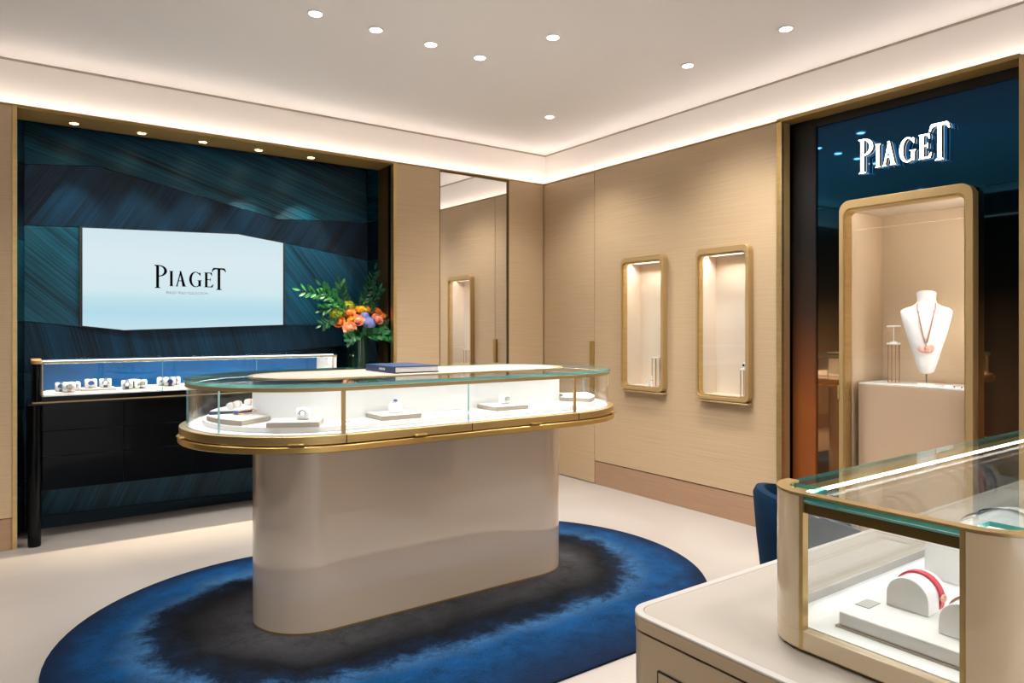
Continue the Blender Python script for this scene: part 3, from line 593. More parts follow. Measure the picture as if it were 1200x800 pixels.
# ================================================================== RUG
RX, RY = -2.33, -2.0
def rug_mat():
    m = bpy.data.materials.new('rug_pile'); m.use_nodes = True; nt = m.node_tree; b = nt.nodes['Principled BSDF']; L = nt.links.new
    tc = nt.nodes.new('ShaderNodeTexCoord')
    def N(sc_, det, dist=0., rough=.6):
        z = nt.nodes.new('ShaderNodeTexNoise'); z.inputs['Scale'].default_value = sc_; z.inputs['Detail'].default_value = det; z.inputs['Distortion'].default_value = dist; z.inputs['Roughness'].default_value = rough
        L(tc.outputs['Object'], z.inputs['Vector']); return z
    def math_(op, a, b_=None, c=None):
        k = nt.nodes.new('ShaderNodeMath'); k.operation = op
        for i, q in enumerate((a, b_, c)):
            if q is None: continue
            if isinstance(q, (int, float)): k.inputs[i].default_value = q
            else: L(q, k.inputs[i])
        return k.outputs[0]
    sp = nt.nodes.new('ShaderNodeSeparateXYZ'); L(tc.outputs['Object'], sp.inputs[0])
    def sd(cx, cy, hl):
        ax = math_('MAXIMUM', math_('SUBTRACT', math_('ABSOLUTE', math_('SUBTRACT', sp.outputs['X'], cx)), hl), 0.)
        y_ = math_('SUBTRACT', sp.outputs['Y'], cy)
        return math_('SQRT', math_('ADD', math_('MULTIPLY', ax, ax), math_('MULTIPLY', y_, y_)))
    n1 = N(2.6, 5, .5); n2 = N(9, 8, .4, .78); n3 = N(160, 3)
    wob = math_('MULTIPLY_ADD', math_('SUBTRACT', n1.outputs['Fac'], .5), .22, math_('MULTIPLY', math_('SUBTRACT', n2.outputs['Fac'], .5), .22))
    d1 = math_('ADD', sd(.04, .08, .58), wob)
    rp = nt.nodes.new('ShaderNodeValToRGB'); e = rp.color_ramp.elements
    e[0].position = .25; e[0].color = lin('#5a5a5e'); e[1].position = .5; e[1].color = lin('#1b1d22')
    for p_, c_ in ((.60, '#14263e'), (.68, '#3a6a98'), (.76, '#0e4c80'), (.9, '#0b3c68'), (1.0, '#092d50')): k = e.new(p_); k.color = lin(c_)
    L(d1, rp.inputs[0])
    r2 = nt.nodes.new('ShaderNodeValToRGB'); e = r2.color_ramp.elements
    e[0].position = .3; e[0].color = (.28, .28, .30, 1); e[1].position = .72; e[1].color = (1.5, 1.5, 1.5, 1)
    L(math_('MULTIPLY_ADD', math_('SUBTRACT', n3.outputs['Fac'], .5), .45, n2.outputs['Fac']), r2.inputs[0])
    mx = nt.nodes.new('ShaderNodeMixRGB'); mx.blend_type = 'MULTIPLY'; mx.inputs[0].default_value = .95; L(rp.outputs[0], mx.inputs[1]); L(r2.outputs[0], mx.inputs[2])
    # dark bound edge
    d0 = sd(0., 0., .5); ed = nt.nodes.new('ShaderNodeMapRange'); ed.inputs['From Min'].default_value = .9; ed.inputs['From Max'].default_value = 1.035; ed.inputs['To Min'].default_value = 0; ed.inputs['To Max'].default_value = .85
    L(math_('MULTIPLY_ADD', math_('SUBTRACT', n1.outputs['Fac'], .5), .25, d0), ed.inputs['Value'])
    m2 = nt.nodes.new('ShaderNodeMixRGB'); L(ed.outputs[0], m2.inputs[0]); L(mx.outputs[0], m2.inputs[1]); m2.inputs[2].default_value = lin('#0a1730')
    L(m2.outputs[0], b.inputs['Base Color']); b.inputs['Roughness'].default_value = .85; b.inputs['Specular IOR Level'].default_value = .15
    bp = nt.nodes.new('ShaderNodeBump'); bp.inputs['Strength'].default_value = .6; bp.inputs['Distance'].default_value = .006
    L(n3.outputs['Fac'], bp.inputs['Height']); L(bp.outputs[0], b.inputs['Normal']); MATS['rug_pile'] = m
rug_mat()
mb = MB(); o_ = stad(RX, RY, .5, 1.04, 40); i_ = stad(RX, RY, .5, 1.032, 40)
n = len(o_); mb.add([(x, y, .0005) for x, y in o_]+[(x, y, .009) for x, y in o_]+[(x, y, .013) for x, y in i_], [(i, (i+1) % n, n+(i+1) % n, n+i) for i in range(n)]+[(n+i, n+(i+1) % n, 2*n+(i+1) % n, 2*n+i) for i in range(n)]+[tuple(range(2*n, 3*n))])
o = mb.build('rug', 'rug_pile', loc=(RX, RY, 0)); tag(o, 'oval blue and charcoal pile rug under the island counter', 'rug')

# ================================================================== ISLAND COUNTER
IX, IY, IH, IR = -2.2805, -1.92, .5655, .248
t = isl = thing('island_counter', 'beige lacquered oval island counter with curved glass jewellery case on top', 'display counter', (IX, IY, .013))
MB().prism(stad(IX, IY, IH, IR-.002, 32), .013, .022).build('foot_trim', 'bronze', t)
MB().prism(stad(IX, IY, IH, IR, 32), .0225, .824).build('base', 'lacquer_island', t)
def S(r_, n=32): return stad(IX, IY, IH, r_, n)
MB().prism(S(.547), .824, .850).build('lower_rail', 'gold_bright', t, bevel=.003)
MB().prism(S(.528), .8502, .8548).build('shadow_line', 'shadow_gap', t)
ur = MB().ring(S(.541), S(.512), .855, .8885).build('drawer_rail', 'gold', t, bevel=.002)
MB().prism(S(.5115), .8552, .8905).build('deck', 'white', t)
MB().prism(S(.45), .8907, .913).build('step', 'white', t, bevel=.002)
MB().ring(S(.249), S(.235), .9132, 1.0705).build('inner_core', 'white', t)
MB().prism(S(.234), .9132, 1.0).build('core_filling', 'white', t)
# curved glass skirt: panes separated at the joints
outl, innl = S(.513), S(.505)
def cut(pts):            # split indices by joint positions
    return pts
def on_curve(a_deg, side): return a_deg
N_ = len(outl)           # 66 points: right arc 0..32, left arc 33..65
def seg(i0, i1):
    idx = [i % N_ for i in range(i0, i1+1)]; return [outl[i] for i in idx], [innl[i] for i in idx]
def lerp(p, q, f): return (p[0]+(q[0]-p[0])*f, p[1]+(q[1]-p[1])*f)
fm_o, fm_i = lerp(outl[65], outl[0], .462), lerp(innl[65], innl[0], .462)
bm_o, bm_i = lerp(outl[32], outl[33], .5), lerp(innl[32], innl[33], .5)
segs = []
o1, i1 = seg(0, 16); segs.append((o1, i1)); o1, i1 = seg(16, 32); segs.append((o1, i1))
segs.append(([outl[32], bm_o], [innl[32], bm_i])); segs.append(([bm_o, outl[33]], [bm_i, innl[33]]))
o1, i1 = seg(33, 54); segs.append((o1, i1)); o1, i1 = seg(54, 64); segs.append((o1, i1))
segs.append(([outl[64], outl[65], fm_o], [innl[64], innl[65], fm_i])); segs.append(([fm_o, outl[0]], [fm_i, innl[0]]))
for a_, b_ in segs:
    f = .006    # slight gap at the joints
    MB().ring(a_, b_, .891, 1.0605, closed=False, side=0).build('glass_pane', ['glass'], t)
for k, (p, q, m_, hw) in enumerate(((outl[54], innl[54], 'joint_glass', .0012), (outl[64], innl[64], 'gold_satin', .008), (fm_o, fm_i, 'joint_glass', .0012), (outl[0], innl[0], 'gold_satin', .007), (outl[16], innl[16], 'joint_glass', .002), (outl[32], innl[32], 'gold_satin', .007), (bm_o, bm_i, 'joint_glass', .0012), (outl[33], innl[33], 'gold_satin', .007), (outl[46], innl[46], 'joint_glass', .002))):
    d = Vector((p[0]-q[0], p[1]-q[1], 0)).normalized(); tg = Vector((-d.y, d.x, 0)); c_ = (Vector((p[0], p[1], 0))+Vector((q[0], q[1], 0)))/2
    V = [c_+d*sx*.0045+tg*sy*hw for sx, sy in ((-1, -1), (1, -1), (1, 1), (-1, 1))]
    MB().prism([(v.x, v.y) for v in V], .8908, 1.0604).build('mullion' if m_ == 'gold_satin' else 'glass_joint', m_, t)
MB().ring(S(.519), S(.490), 1.061, 1.0705).ring(S(.519), S(.5145), 1.055, 1.0609).build('top_rail', 'gold_satin', t)
MB().ring(S(.503), S(.492), 1.0585, 1.0608).build('led_strip', 'led_case', t)
MB().prism(S(.524), 1.0715, 1.0845, side=1).build('glass_top', ['glass_top', 'glass_edge'], t)
MB().ring(S(.266), S(.250), 1.085, 1.0885).build('inset_border', 'gold', t); MB().prism(S(.2495), 1.085, 1.0868).build('top_inset', 'cream_pad', t)
MB().prism(S(.2485), 1.0707, 1.0712).build('core_cap', 'white', t)
def on_out(f_idx, r_):
    pts = S(r_); return pts[f_idx % N_]
def handle(p, d):
    tg = Vector((-d[1], d[0], 0)); c_ = Vector((p[0], p[1], 0)); dd = Vector((d[0], d[1], 0))
    V = [c_+dd*sx+tg*sy for sx, sy in ((-.006, -.032), (.018, -.028), (.018, .028), (-.006, .032))]
    MB().prism([(v.x, v.y) for v in V], .8565, .8635).build('drawer_pull', 'gold_bright', t, bevel=.001)
for x in (-2.58, -1.98): handle((x, IY-.541), (0, -1)); handle((x, IY+.541), (0, 1))
for cx, a in ((IX-IH, 183), (IX-IH, 245), (IX-IH, 120), (IX+IH, -55), (IX+IH, 0), (IX+IH, 60)):
    handle((cx+.541*math.cos(R(a)), IY+.541*math.sin(R(a))), (math.cos(R(a)), math.sin(R(a))))
for p in (outl[64], fm_o, outl[0]): MB().box(p[0]-.0015, p[0]+.0015, IY-.5425, IY-.5405, .8555, .888).build('drawer_joint', 'shadow_gap', t)

# trays and pieces inside the island
def tray_box(x0, x1, y0, y1, z0, label, h=.018, side='tray_side', group='flat trays in the island case', rot=0):
    t = thing('display_tray', label, 'tray', ((x0+x1)/2, (y0+y1)/2, z0), group); cx, cy = (x0+x1)/2, (y0+y1)/2
    hx, hy = (x1-x0)/2, (y1-y0)/2
    MB().box(-hx, hx, -hy, hy, 0, h).build('tray_body', side, None, bevel=.001, loc=(0, 0, 0)).parent = t
    MB().box(-hx+.003, hx-.003, -hy+.003, hy-.003, h+.0002, h+.003).build('pad', 'leatherette', None, loc=(0, 0, 0)).parent = t
    t.rotation_euler = (0, 0, R(rot)); return t
def tray_arc(cx, a0, a1, r0, r1, z0, label, side='tray_side', h=.018):
    o1 = arc(cx, IY, r1, r1, a0, a1, 12); i1 = arc(cx, IY, r0, r0, a0, a1, 12); m_ = o1[6]
    t = thing('display_tray', label, 'tray', (m_[0], m_[1], z0), 'flat trays in the island case')
    MB().ring(o1, i1, z0, z0+h, closed=False).build('tray_body', side, t)
    MB().ring(arc(cx, IY, r1-.003, r1-.003, a0+.5, a1-.5, 12), arc(cx, IY, r0+.003, r0+.003, a0+.5, a1-.5, 12), z0+h+.0002, z0+h+.003, closed=False).build('pad', 'leatherette', t)
    return t
ZS = .9135
tray_arc(IX-IH, 178, 214, .27, .44, ZS, 'curved pale tray around the left end of the island case')
tray_arc(IX-IH, 112, 158, .27, .43, ZS, 'dark edged curved tray at the back left of the island case', 'tray_dark')
tray_box(-3.13, -2.93, -2.335, -2.20, ZS, 'flat taupe edged tray at the front left curve of the island case', rot=-28)
tray_box(-2.70, -2.515, -2.355, -2.19, ZS, 'flat grey edged tray left of centre in the island case front')
tray_box(-2.125, -1.94, -2.355, -2.19, ZS, 'flat grey edged tray right of centre in the island case front')
tray_arc(IX+IH, -62, -14, .27, .44, ZS, 'curved pale tray around the right end of the island case')
tray_box(-2.60, -2.38, -1.66, -1.5, ZS, 'flat tray at the back of the island case behind the core'); tray_box(-2.1, -1.9, -1.66, -1.5, ZS, 'flat tray at the back right of the island case behind the core')
ZD = ZS+.0212
def watch_cushion(x, y, z, rot, label, strap='navy_leather', dial='blue_dial', s=1., group='watch cushions', cat='watch'):
    t = thing('watch_cushion', label, cat, (x, y, z), group)
    mb = MB(); n = 20; prof = rrect(-.020, .020, 0, .044, .018, 6)
    pts = [(u*s, v*s) for u, v in prof]
    def add(mb_, name, m_, par=t):
        a = mb_.build(name, m_, None, loc=(0, 0, 0)); a.parent = par; return a
    c_ = add(MB().prism(pts, -.026*s, .026*s, lambda u, v, w_: (w_, u, v)), 'cushion', 'white_gloss'); bv = c_.modifiers.new('bevel', 'BEVEL'); bv.width = .006*s; bv.segments = 3
    add(MB().ring([(u*s*1.06, (v-.022)*s*1.06+.022*s+.001) for u, v in prof], [(u*s*1.005, (v-.022)*s*1.005+.022*s+.001) for u, v in prof], -.008*s, .008*s, lambda u, v, w_: (w_, u, v)), 'strap', strap)
    dl = add(MB().lathe([(.013*s, -.022*s), (.013*s, -.027*s), (.0105*s, -.028*s)], (0, 0, .026*s), 18, axis='y'), 'watch_case', 'steel')
    a = MB().lathe([(.0095*s, -.0282*s), (.0095*s, -.0288*s)], (0, 0, .026*s), 16, axis='y'); a.build('dial', dial, None, loc=(0, 0, 0)).parent = dl
    t.rotation_euler = (0, 0, R(rot)); return t
def ring_cone(x, y, z, label, stone='blue_dial'):
    t = thing('ring_stand', label, 'ring stand', (x, y, z))
    MB().lathe([(.026, z), (.030, z+.008), (.031, z+.022), (.026, z+.038), (.017, z+.047), (.004, z+.050)], (x, y, 0), 20).build('dome', 'white_gloss', t, ang=80)
    MB().tube([(x-.006+.011*math.cos(a*PI/8), y-.014, z+.043+.011*math.sin(a*PI/8)) for a in range(16)], .002, 6, closed=True).build('ring', 'steel', t)
    MB().ball((x-.008, y-.018, z+.054), (.009, .007, .006), 10, 6).build('gemstone', stone, t)
ring_cone(-2.60, -2.275, ZD, 'white domed ring stand with a blue gemstone in the island case')
watch_cushion(-3.0, -2.27, ZD, -28, 'white bangle cushion on the front left tray of the island case', 'white_gloss', 'white_gloss', 1.05, None, 'cushion')
watch_cushion(-2.02, -2.27, ZD, 0, 'white round cushion on the right of centre tray in the island case', 'white_gloss', 'diamond', 1.0, None, 'cushion')
t = thing('bracelet', 'slim gold bracelet with blue stone lying on the left curved tray', 'bracelet', (-3.12, -1.98, ZD))
MB().tube([(-3.15+.045*math.cos(a*PI/10), -1.98+.03*math.sin(a*PI/10), ZD+.006+.02*math.sin(a*PI/10+1)*.3+.006) for a in range(20)], .003, 6, closed=True).build('band', 'rose_gold', t)
MB().ball((-3.19, -2.0, ZD+.014), (.01, .01, .006), 8, 5).build('stone', 'blue_dial', t)
for i, (x, y) in enumerate(((-2.42, -2.30), (-2.33, -2.33), (-2.83, -2.31))):
    t = thing('ring', 'small diamond ring on the island case step, %s' % ('just left of the middle glass joint', 'right beside the middle glass joint', 'left of the blue gemstone ring stand')[i], 'ring', (x, y, .9135), 'loose rings on the island step')
    MB().tube([(x+.010*math.cos(a*PI/6), y+.010*math.sin(a*PI/6), .9165) for a in range(12)], .0024, 6, closed=True).build('band', 'steel', t); MB().ball((x, y-.011, .919), .004, 8, 5).build('stone', 'diamond', t)
for i, a in enumerate((124, 138, 150)):
    x, y = IX-IH+.35*math.cos(R(a)), IY+.35*math.sin(R(a))
    watch_cushion(x, y, ZD, a+90, 'small white cushion on the dark edged tray, %s' % ('farthest back', 'middle one', 'nearest the left end')[i], 'rose_gold', 'diamond', .7, 'cushions on the dark edged tray', 'cushion')
# book
t = thing('book', 'thick navy blue hardcover book lying on the island top', 'book', (-2.385, -1.91, 1.0876))
bx0, bx1, by0, by1, bz = -2.503, -2.267, -2.07, -1.745, 1.0876
MB().box(bx0+.006, bx1-.004, by0+.004, by1-.004, bz+.0042, bz+.0278).build('pages', 'paper', t); MB().box(bx0, bx1, by0, by1, bz, bz+.004).build('back_cover', 'book_cover', t); MB().box(bx0, bx1, by0, by1, bz+.028, bz+.032).build('front_cover', 'book_cover', t)
sp = MB().box(bx0-.001, bx0+.005, by0, by1, bz+.0001, bz+.0319).build('spine', 'book_cover', t, bevel=.001)
for k in range(5): MB().box(bx0-.0016, bx0-.0010, -1.915-.013*k, -1.907-.013*k, bz+.011, bz+.021).build('spine_mark', 'paper', sp)

# ================================================================== CONSOLE WITH WATCH CASE
t = con = thing('console_cabinet', 'long black lacquered console with drawers and round legs', 'console', (-2.72, .2, 0))
cx0, cx1, cy0, cy1 = -3.80, -1.62, .015, .375
MB().box(cx0, cx1, cy0+.02, cy1, .322, .838).build('carcass', 'black_matte', t)
cols = [cx0, -3.372, -2.94, -2.5, -2.06, cx1]
for i in range(5):
    for z0, z1 in ((.322, .522), (.526, .676), (.680, .838)):
        MB().box(cols[i]+.0015, cols[i+1]-.0015, cy0, cy0+.019, z0, z1).build('drawer', 'black_lacquer', t, bevel=.001)
MB().box(-3.875, -1.55, -.03, .38, .8385, .850).build('top_board', 'black_lacquer', t, bevel=.002)
for x, y in ((-3.84, .012), (-3.84, .34), (-1.585, .012), (-1.585, .34)):
    MB().lathe([(.032, 0), (.034, .01), (.036, .838)], (x, y, 0), 24).build('leg', 'black_lacquer', t)
t = thing('watch_case', 'long low glass watch case with blue panel standing for the lit wall, on the black console', 'display case', (-2.9, .15, .8505))
a0, a1, q0, q1 = -3.85, -1.974, -.02, .34
MB().box(a0, a1, q0, q1, .8505, .858).build('bottom_rail', 'gold_satin', t); MB().box(a0+.045, a1-.03, q0+.004, q1, .8585, .888).build('base_box', 'black_lacquer', t)
MB().box(a0+.055, a1-.035, q0+.008, q1-.012, .8885, .897).build('deck', 'white', t); MB().box(a0+.05, a1-.03, q1-.011, q1-.002, .8885, 1.084).build('lit_wall_panel', 'lit_wall_blue', t)  # blue panel added in place of the LED-lit wall seen through glass
MB().prism(rrect(a0-.001, a0+.045, q0, q1, .022, 5), .8585, 1.084).build('end_panel', 'black_lacquer', t); MB().prism(rrect(a1-.03, a1, q0, q1, .012, 5), .8585, 1.084).build('end_panel', 'white_gloss', t)
MB().prism(rrect(a0-.004, a0+.048, q0-.002, q1, .024, 5), 1.0845, 1.106).build('end_cap', 'gold_satin', t, bevel=.002)
MB().box(a0+.046, a0+.052, q0, q0+.006, .8885, 1.084).build('front_post', 'gold_satin', t); MB().box(a1-.036, a1-.031, q0, q0+.006, .8885, 1.084).build('front_post', 'gold_satin', t)
MB().box(a0+.049, a1, q0, q0+.014, 1.0845, 1.0935).build('top_rail', 'gold_satin', t); MB().box(a0+.049, a1, q1-.012, q1, 1.0845, 1.0935).build('top_rail', 'gold_satin', t)
MB().box(a0+.06, a1-.04, q0+.015, q0+.026, 1.084, 1.092).build('led_strip', 'led_white', t)
MB().box(a0+.049, a1, q0, q1, 1.094, 1.106).build('glass_top', ['glass_top'], t); MB().box(a0+.049, a1, q0-.0015, q0-.0002, 1.094, 1.099).build('glass_edge', 'glass_edge', t); MB().box(a0+.05, a1-.03, q0-.002, q0-.0002, 1.0992, 1.106).build('led_line', 'led_line', t)
bay = [a0+.053, -3.155, -2.56, a1-.037]
for i in range(3): MB().box(bay[i]+.002, bay[i+1]-.002, q0+.0005, q0+.0055, .8885, 1.084).build('glass_pane', 'glass', t)
for x in bay[1:3]: MB().box(x-.0018, x+.0018, q0, q0+.006, .8885, 1.084).build('glass_joint', 'glass_edge', t)
zt = .8972
trays = [(-3.78, -3.225, .02, .26, .010, 'wide low white tray at the left end of the watch case'), (-3.205, -2.75, .02, .26, .018, 'wide low white tray second from the left in the watch case'), (-2.73, -2.2, .02, .26, .014, 'wide low white tray at the right of the watch case')]
for x0_, x1_, y0_, y1_, h_, l in trays: tray_box(x0_, x1_, y0_, y1_, zt, l, h=h_-.003, side='white', group='trays in the watch case')
tray_box(-3.60, -3.41, .035, .19, zt+.0102, 'small raised grey tray under two watches in the watch case', h=.010, group='trays in the watch case')
words = 'first second third fourth fifth sixth seventh eighth ninth tenth eleventh twelfth thirteenth'.split()
spots = [(-3.70, .10, 0), (-3.665, .04, 0), (-3.635, .11, 0), (-3.545, .10, 2), (-3.465, .10, 2), (-3.348, .06, 0), (-3.305, .13, 0), (-3.268, .07, 0), (-3.135, .10, 1), (-3.10, .05, 1), (-3.06, .11, 1), (-2.93, .09, 1), (-2.88, .09, 1)]
for i, (x, y, lv) in enumerate(spots):
    z = zt + (.0103, .0183, .0236)[lv]
    st = ('navy_leather', 'rose_gold', 'steel', 'steel', 'navy_leather')[i % 5]
    watch_cushion(x, y, z, (-6, 4, 8, 0, -4)[i % 5], 'white watch cushion with %s band, %s from the left in the watch case' % ({'navy_leather': 'a navy', 'rose_gold': 'a rose gold', 'steel': 'a steel'}[st], words[i]), st, ('blue_dial', 'diamond', 'diamond')[i % 3], 1.3, 'watch cushions in the console case')

# ================================================================== VASE AND FLOWERS
VX, VY, VZ = -1.715, .2, .8505
t = thing('vase', 'dark green ribbed glass vase on the console end', 'vase', (VX, VY, VZ))
mb = MB(); n = 40; prof = [(.070, 0), (.078, .01), (.080, .12), (.078, .25), (.072, .33), (.070, .365), (.060, .365), (.062, .30), (.064, .05), (.0, .04)]
for r_, h_ in prof:
    for q in range(n): a = 2*PI*q/n; rr = r_*(1+.03*math.cos(10*a)); mb.v.append((VX+rr*math.cos(a), VY+rr*math.sin(a), VZ+h_))
for i in range(len(prof)-1):
    for q in range(n): mb.f.append((i*n+q, i*n+(q+1) % n, (i+1)*n+(q+1) % n, (i+1)*n+q)); mb.m.append(0)
mb.f.append(tuple(range(n))[::-1]); mb.m.append(0); mb.build('body', 'vase_glass', t)
def flower_stem(mb, p):
    mb.tube([(VX+(p[0]-VX)*.12, VY+(p[1]-VY)*.12, VZ+.1), (VX+(p[0]-VX)*.3, VY+(p[1]-VY)*.3, VZ+.36), (p[0]*.85+VX*.15, p[1]*.85+VY*.15, p[2]-.05), (p[0], p[1], p[2]-.012)], .0028, 5)
def rose(p, r_, mt, label):
    t = thing('rose', label, 'rose', p, 'roses in the vase'); st = MB(); flower_stem(st, p); st.build('stem', 'stem', t)
    ax = (Vector(p)-Vector((VX, VY+.03, VZ+.38))).normalized(); ax = (ax+Vector((-.25, -.9, .3))).normalized(); u = ax.orthogonal().normalized(); v = ax.cross(u)
    mb = MB(); mb.ball((p[0]+ax.x*r_*.1, p[1]+ax.y*r_*.1, p[2]+ax.z*r_*.1), r_*.55, 10, 6)
    for lay, (cnt, rad, hgt, tilt) in enumerate(((3, .45, .95, .05), (4, .62, .85, .22), (5, .82, .7, .45), (6, 1.0, .5, .75))):
        for k in range(cnt):
            a = 2*PI*k/cnt+lay*.7; V = []
            for i in range(4):
                f = i/3; h_ = -.45+f*(hgt+.45)
                for j in range(4):
                    g = (j/3-.5)*2; aa = a+g*(PI/cnt*1.25); rr = rad*(.55+.45*f)+tilt*f*f*.4-(.12*abs(g)*f)
                    q = Vector(p)+(u*math.cos(aa)+v*math.sin(aa))*rr*r_*.85+ax*(h_-.15*g*g*f-.1*lay)*r_*.75; V.append(q)
            mb.add(V, [(i*4+j, i*4+j+1, i*4+j+5, i*4+j+4) for i in range(3) for j in range(3)])
    mb.build('petals', mt, t, ang=60)
for p, r_, m_, l in (((-1.885, .16, 1.345), .048, 'rose_orange', 'orange rose at the left edge of the bouquet'), ((-1.825, .10, 1.298), .052, 'rose_peach', 'peach rose lowest at the left of the bouquet'),
    ((-1.755, .10, 1.358), .050, 'rose_peach', 'peach rose in the middle of the bouquet left of the blue flower'), ((-1.800, .16, 1.415), .046, 'rose_orange', 'orange rose above the middle peach rose'), ((-1.587, .12, 1.368), .050, 'rose_peach', 'peach rose just right of the blue flower'),
    ((-1.525, .15, 1.388), .042, 'rose_orange', 'deep orange rose at the right edge of the bouquet'), ((-1.557, .18, 1.43), .040, 'rose_orange', 'orange rose high at the right of the bouquet'), ((-1.70, .18, 1.44), .046, 'rose_yellow', 'yellow rose at the top of the bouquet'),
    ((-1.63, .2, 1.44), .042, 'rose_yellow', 'yellow rose top right behind the blue flower'), ((-1.80, .12, 1.36), .034, 'rose_yellow', 'small yellow rose between the left peach roses')):
    rose(p, r_, m_, l)
def cluster(p, r_, cnt, mt, name, label, cat, fr):
    t = thing(name, label, cat, p); st = MB(); flower_stem(st, p); st.build('stem', 'stem', t); mb = MB()
    for k in range(cnt):
        a = k*2.39996; zz = 1-1.6*k/cnt; rr = math.sqrt(max(0, 1-zz*zz)); d = Vector((rr*math.cos(a), rr*math.sin(a)*.9, zz)); q = Vector(p)+d*r_
        u = d.orthogonal().normalized(); v = d.cross(u)
        for j in range(4):
            e = u*math.cos(j*PI/2)+v*math.sin(j*PI/2); s_ = v*math.cos(j*PI/2)-u*math.sin(j*PI/2)
            mb.add([q, q+e*fr*.7+s_*fr*.45+d*fr*.2, q+e*fr*1.2+d*fr*.1, q+e*fr*.7-s_*fr*.45+d*fr*.2], [(0, 1, 2, 3)])
    m_ = mb.build('florets', mt, t); m_['kind'] = 'stuff'; MB().ball(p, r_*.78, 10, 7).build('heart', mt if name == 'hydrangea' else 'leaf', t)
cluster((-1.668, .09, 1.335), .046, 75, 'hydrangea', 'hydrangea', 'round lavender blue hydrangea head in the bouquet front', 'hydrangea', .015)
cluster((-1.69, .12, 1.39), .032, 40, 'hydrangea', 'hydrangea', 'smaller lavender hydrangea head just above the larger one', 'hydrangea', .013)
for p, l in (((-1.79, .22, 1.46), 'lime green filler sprig at the top left of the bouquet'), ((-1.60, .24, 1.46), 'lime green filler sprig at the top right of the bouquet'), ((-1.885, .2, 1.40), 'lime green filler sprig behind the left orange rose'), ((-1.48, .18, 1.33), 'lime green filler sprig at the right edge of the bouquet')):
    cluster(p, .052, 60, 'leaf_lime', 'filler_sprig', l, 'foliage', .02)
def leaf_at(mb, q, d, L_, wd, rng):
    up = Vector((rng.uniform(-.4, .4), -.7+rng.uniform(-.4, .4), .6)); s_ = d.cross(up).normalized()*wd; nrm = s_.cross(d).normalized()
    m1 = q+d*L_*.35-nrm*L_*.06; m2 = q+d*L_*.7-nrm*L_*.05; e = q+d*L_
    mb.add([q, m1+s_, m1, m1-s_, m2+s_*.8, m2, m2-s_*.8, e], [(0, 2, 1), (0, 3, 2), (1, 2, 5, 4), (2, 3, 6, 5), (4, 5, 7), (5, 6, 7)])
def branch(pts, nl, L_, wd, mt, label, seed):
    rng = random.Random(seed); t = thing('foliage_branch', label, 'foliage', pts[0], 'green branches in the vase')
    P_ = [Vector(p) for p in pts]; cur = []
    for i in range(len(P_)-1):
        for k in range(6): cur.append(P_[i].lerp(P_[i+1], k/6))
    cur.append(P_[-1]); MB().tube(cur, [.0035*(1-.7*i/len(cur)) for i in range(len(cur))], 5).build('stem', 'stem', t)
    mb = MB()
    nl = int(nl*1.6)
    for k in range(nl):
        f = .3+.7*k/nl; i = min(int(f*(len(cur)-1)), len(cur)-2); q = cur[i]; tg = (cur[i+1]-cur[i]).normalized()
        sd = tg.cross(Vector((rng.uniform(-.5, .5), -1, rng.uniform(-.3, .5)))).normalized()*(1 if k % 2 else -1); d = (tg*rng.uniform(.5, .9)+sd*rng.uniform(.5, .9)+Vector((0, rng.uniform(-.4, .3), rng.uniform(-.1, .2)))).normalized()
        leaf_at(mb, q, d, L_*rng.uniform(.7, 1.15), wd, rng)
    leaf_at(mb, cur[-1], (cur[-1]-cur[-3]).normalized(), L_, wd, rng)
    m_ = mb.build('leaves', mt, t, ang=70); m_['kind'] = 'stuff'
B0 = (VX, VY, VZ+.3)
branch([B0, (-1.78, .18, 1.40), (-1.95, .15, 1.54), (-2.20, .12, 1.58)], 40, .075, .011, 'leaf', 'long bright green leafy branch reaching far left of the vase', 1)
branch([B0, (-1.78, .2, 1.38), (-1.90, .2, 1.50), (-2.02, .18, 1.62)], 34, .075, .011, 'leaf', 'upright green branch left of the bouquet top', 2)
branch([B0, (-1.78, .18, 1.32), (-1.90, .15, 1.38), (-2.04, .12, 1.32)], 30, .065, .010, 'leaf_dark', 'drooping green branch at the lower left of the bouquet', 3)
branch([B0, (-1.76, .22, 1.42), (-1.82, .22, 1.52), (-1.86, .2, 1.64)], 34, .08, .012, 'leaf_dark', 'dark green branch standing straight above the roses', 4)
branch([B0, (-1.70, .22, 1.42), (-1.63, .2, 1.58), (-1.59, .16, 1.76)], 40, .07, .010, 'leaf_dark', 'tall dark green branch rising at the right of the bouquet', 5)
branch([B0, (-1.65, .2, 1.38), (-1.60, .18, 1.50), (-1.56, .15, 1.60)], 30, .07, .010, 'leaf_dark', 'short dark green branch above the right roses', 6)
branch([B0, (-1.64, .16, 1.30), (-1.52, .1, 1.32), (-1.40, .05, 1.38)], 18, .06, .010, 'leaf_dark', 'thin green branch reaching right across the gold edge', 7)
branch([B0, (-1.66, .14, 1.25), (-1.56, .08, 1.25), (-1.47, .04, 1.23)], 22, .085, .018, 'leaf', 'broad leaved green sprig hanging low on the right of the vase', 8)
branch([B0, (-1.74, .12, 1.24), (-1.80, .06, 1.24), (-1.86, .02, 1.22)], 22, .075, .018, 'leaf_dark', 'broad leaved dark sprig hanging low on the left of the vase', 9)
branch([B0, (-1.74, .22, 1.4), (-1.92, .24, 1.46), (-1.98, .24, 1.44)], 34, .075, .011, 'leaf_dark', 'dark green branch filling the space left of the roses', 10)

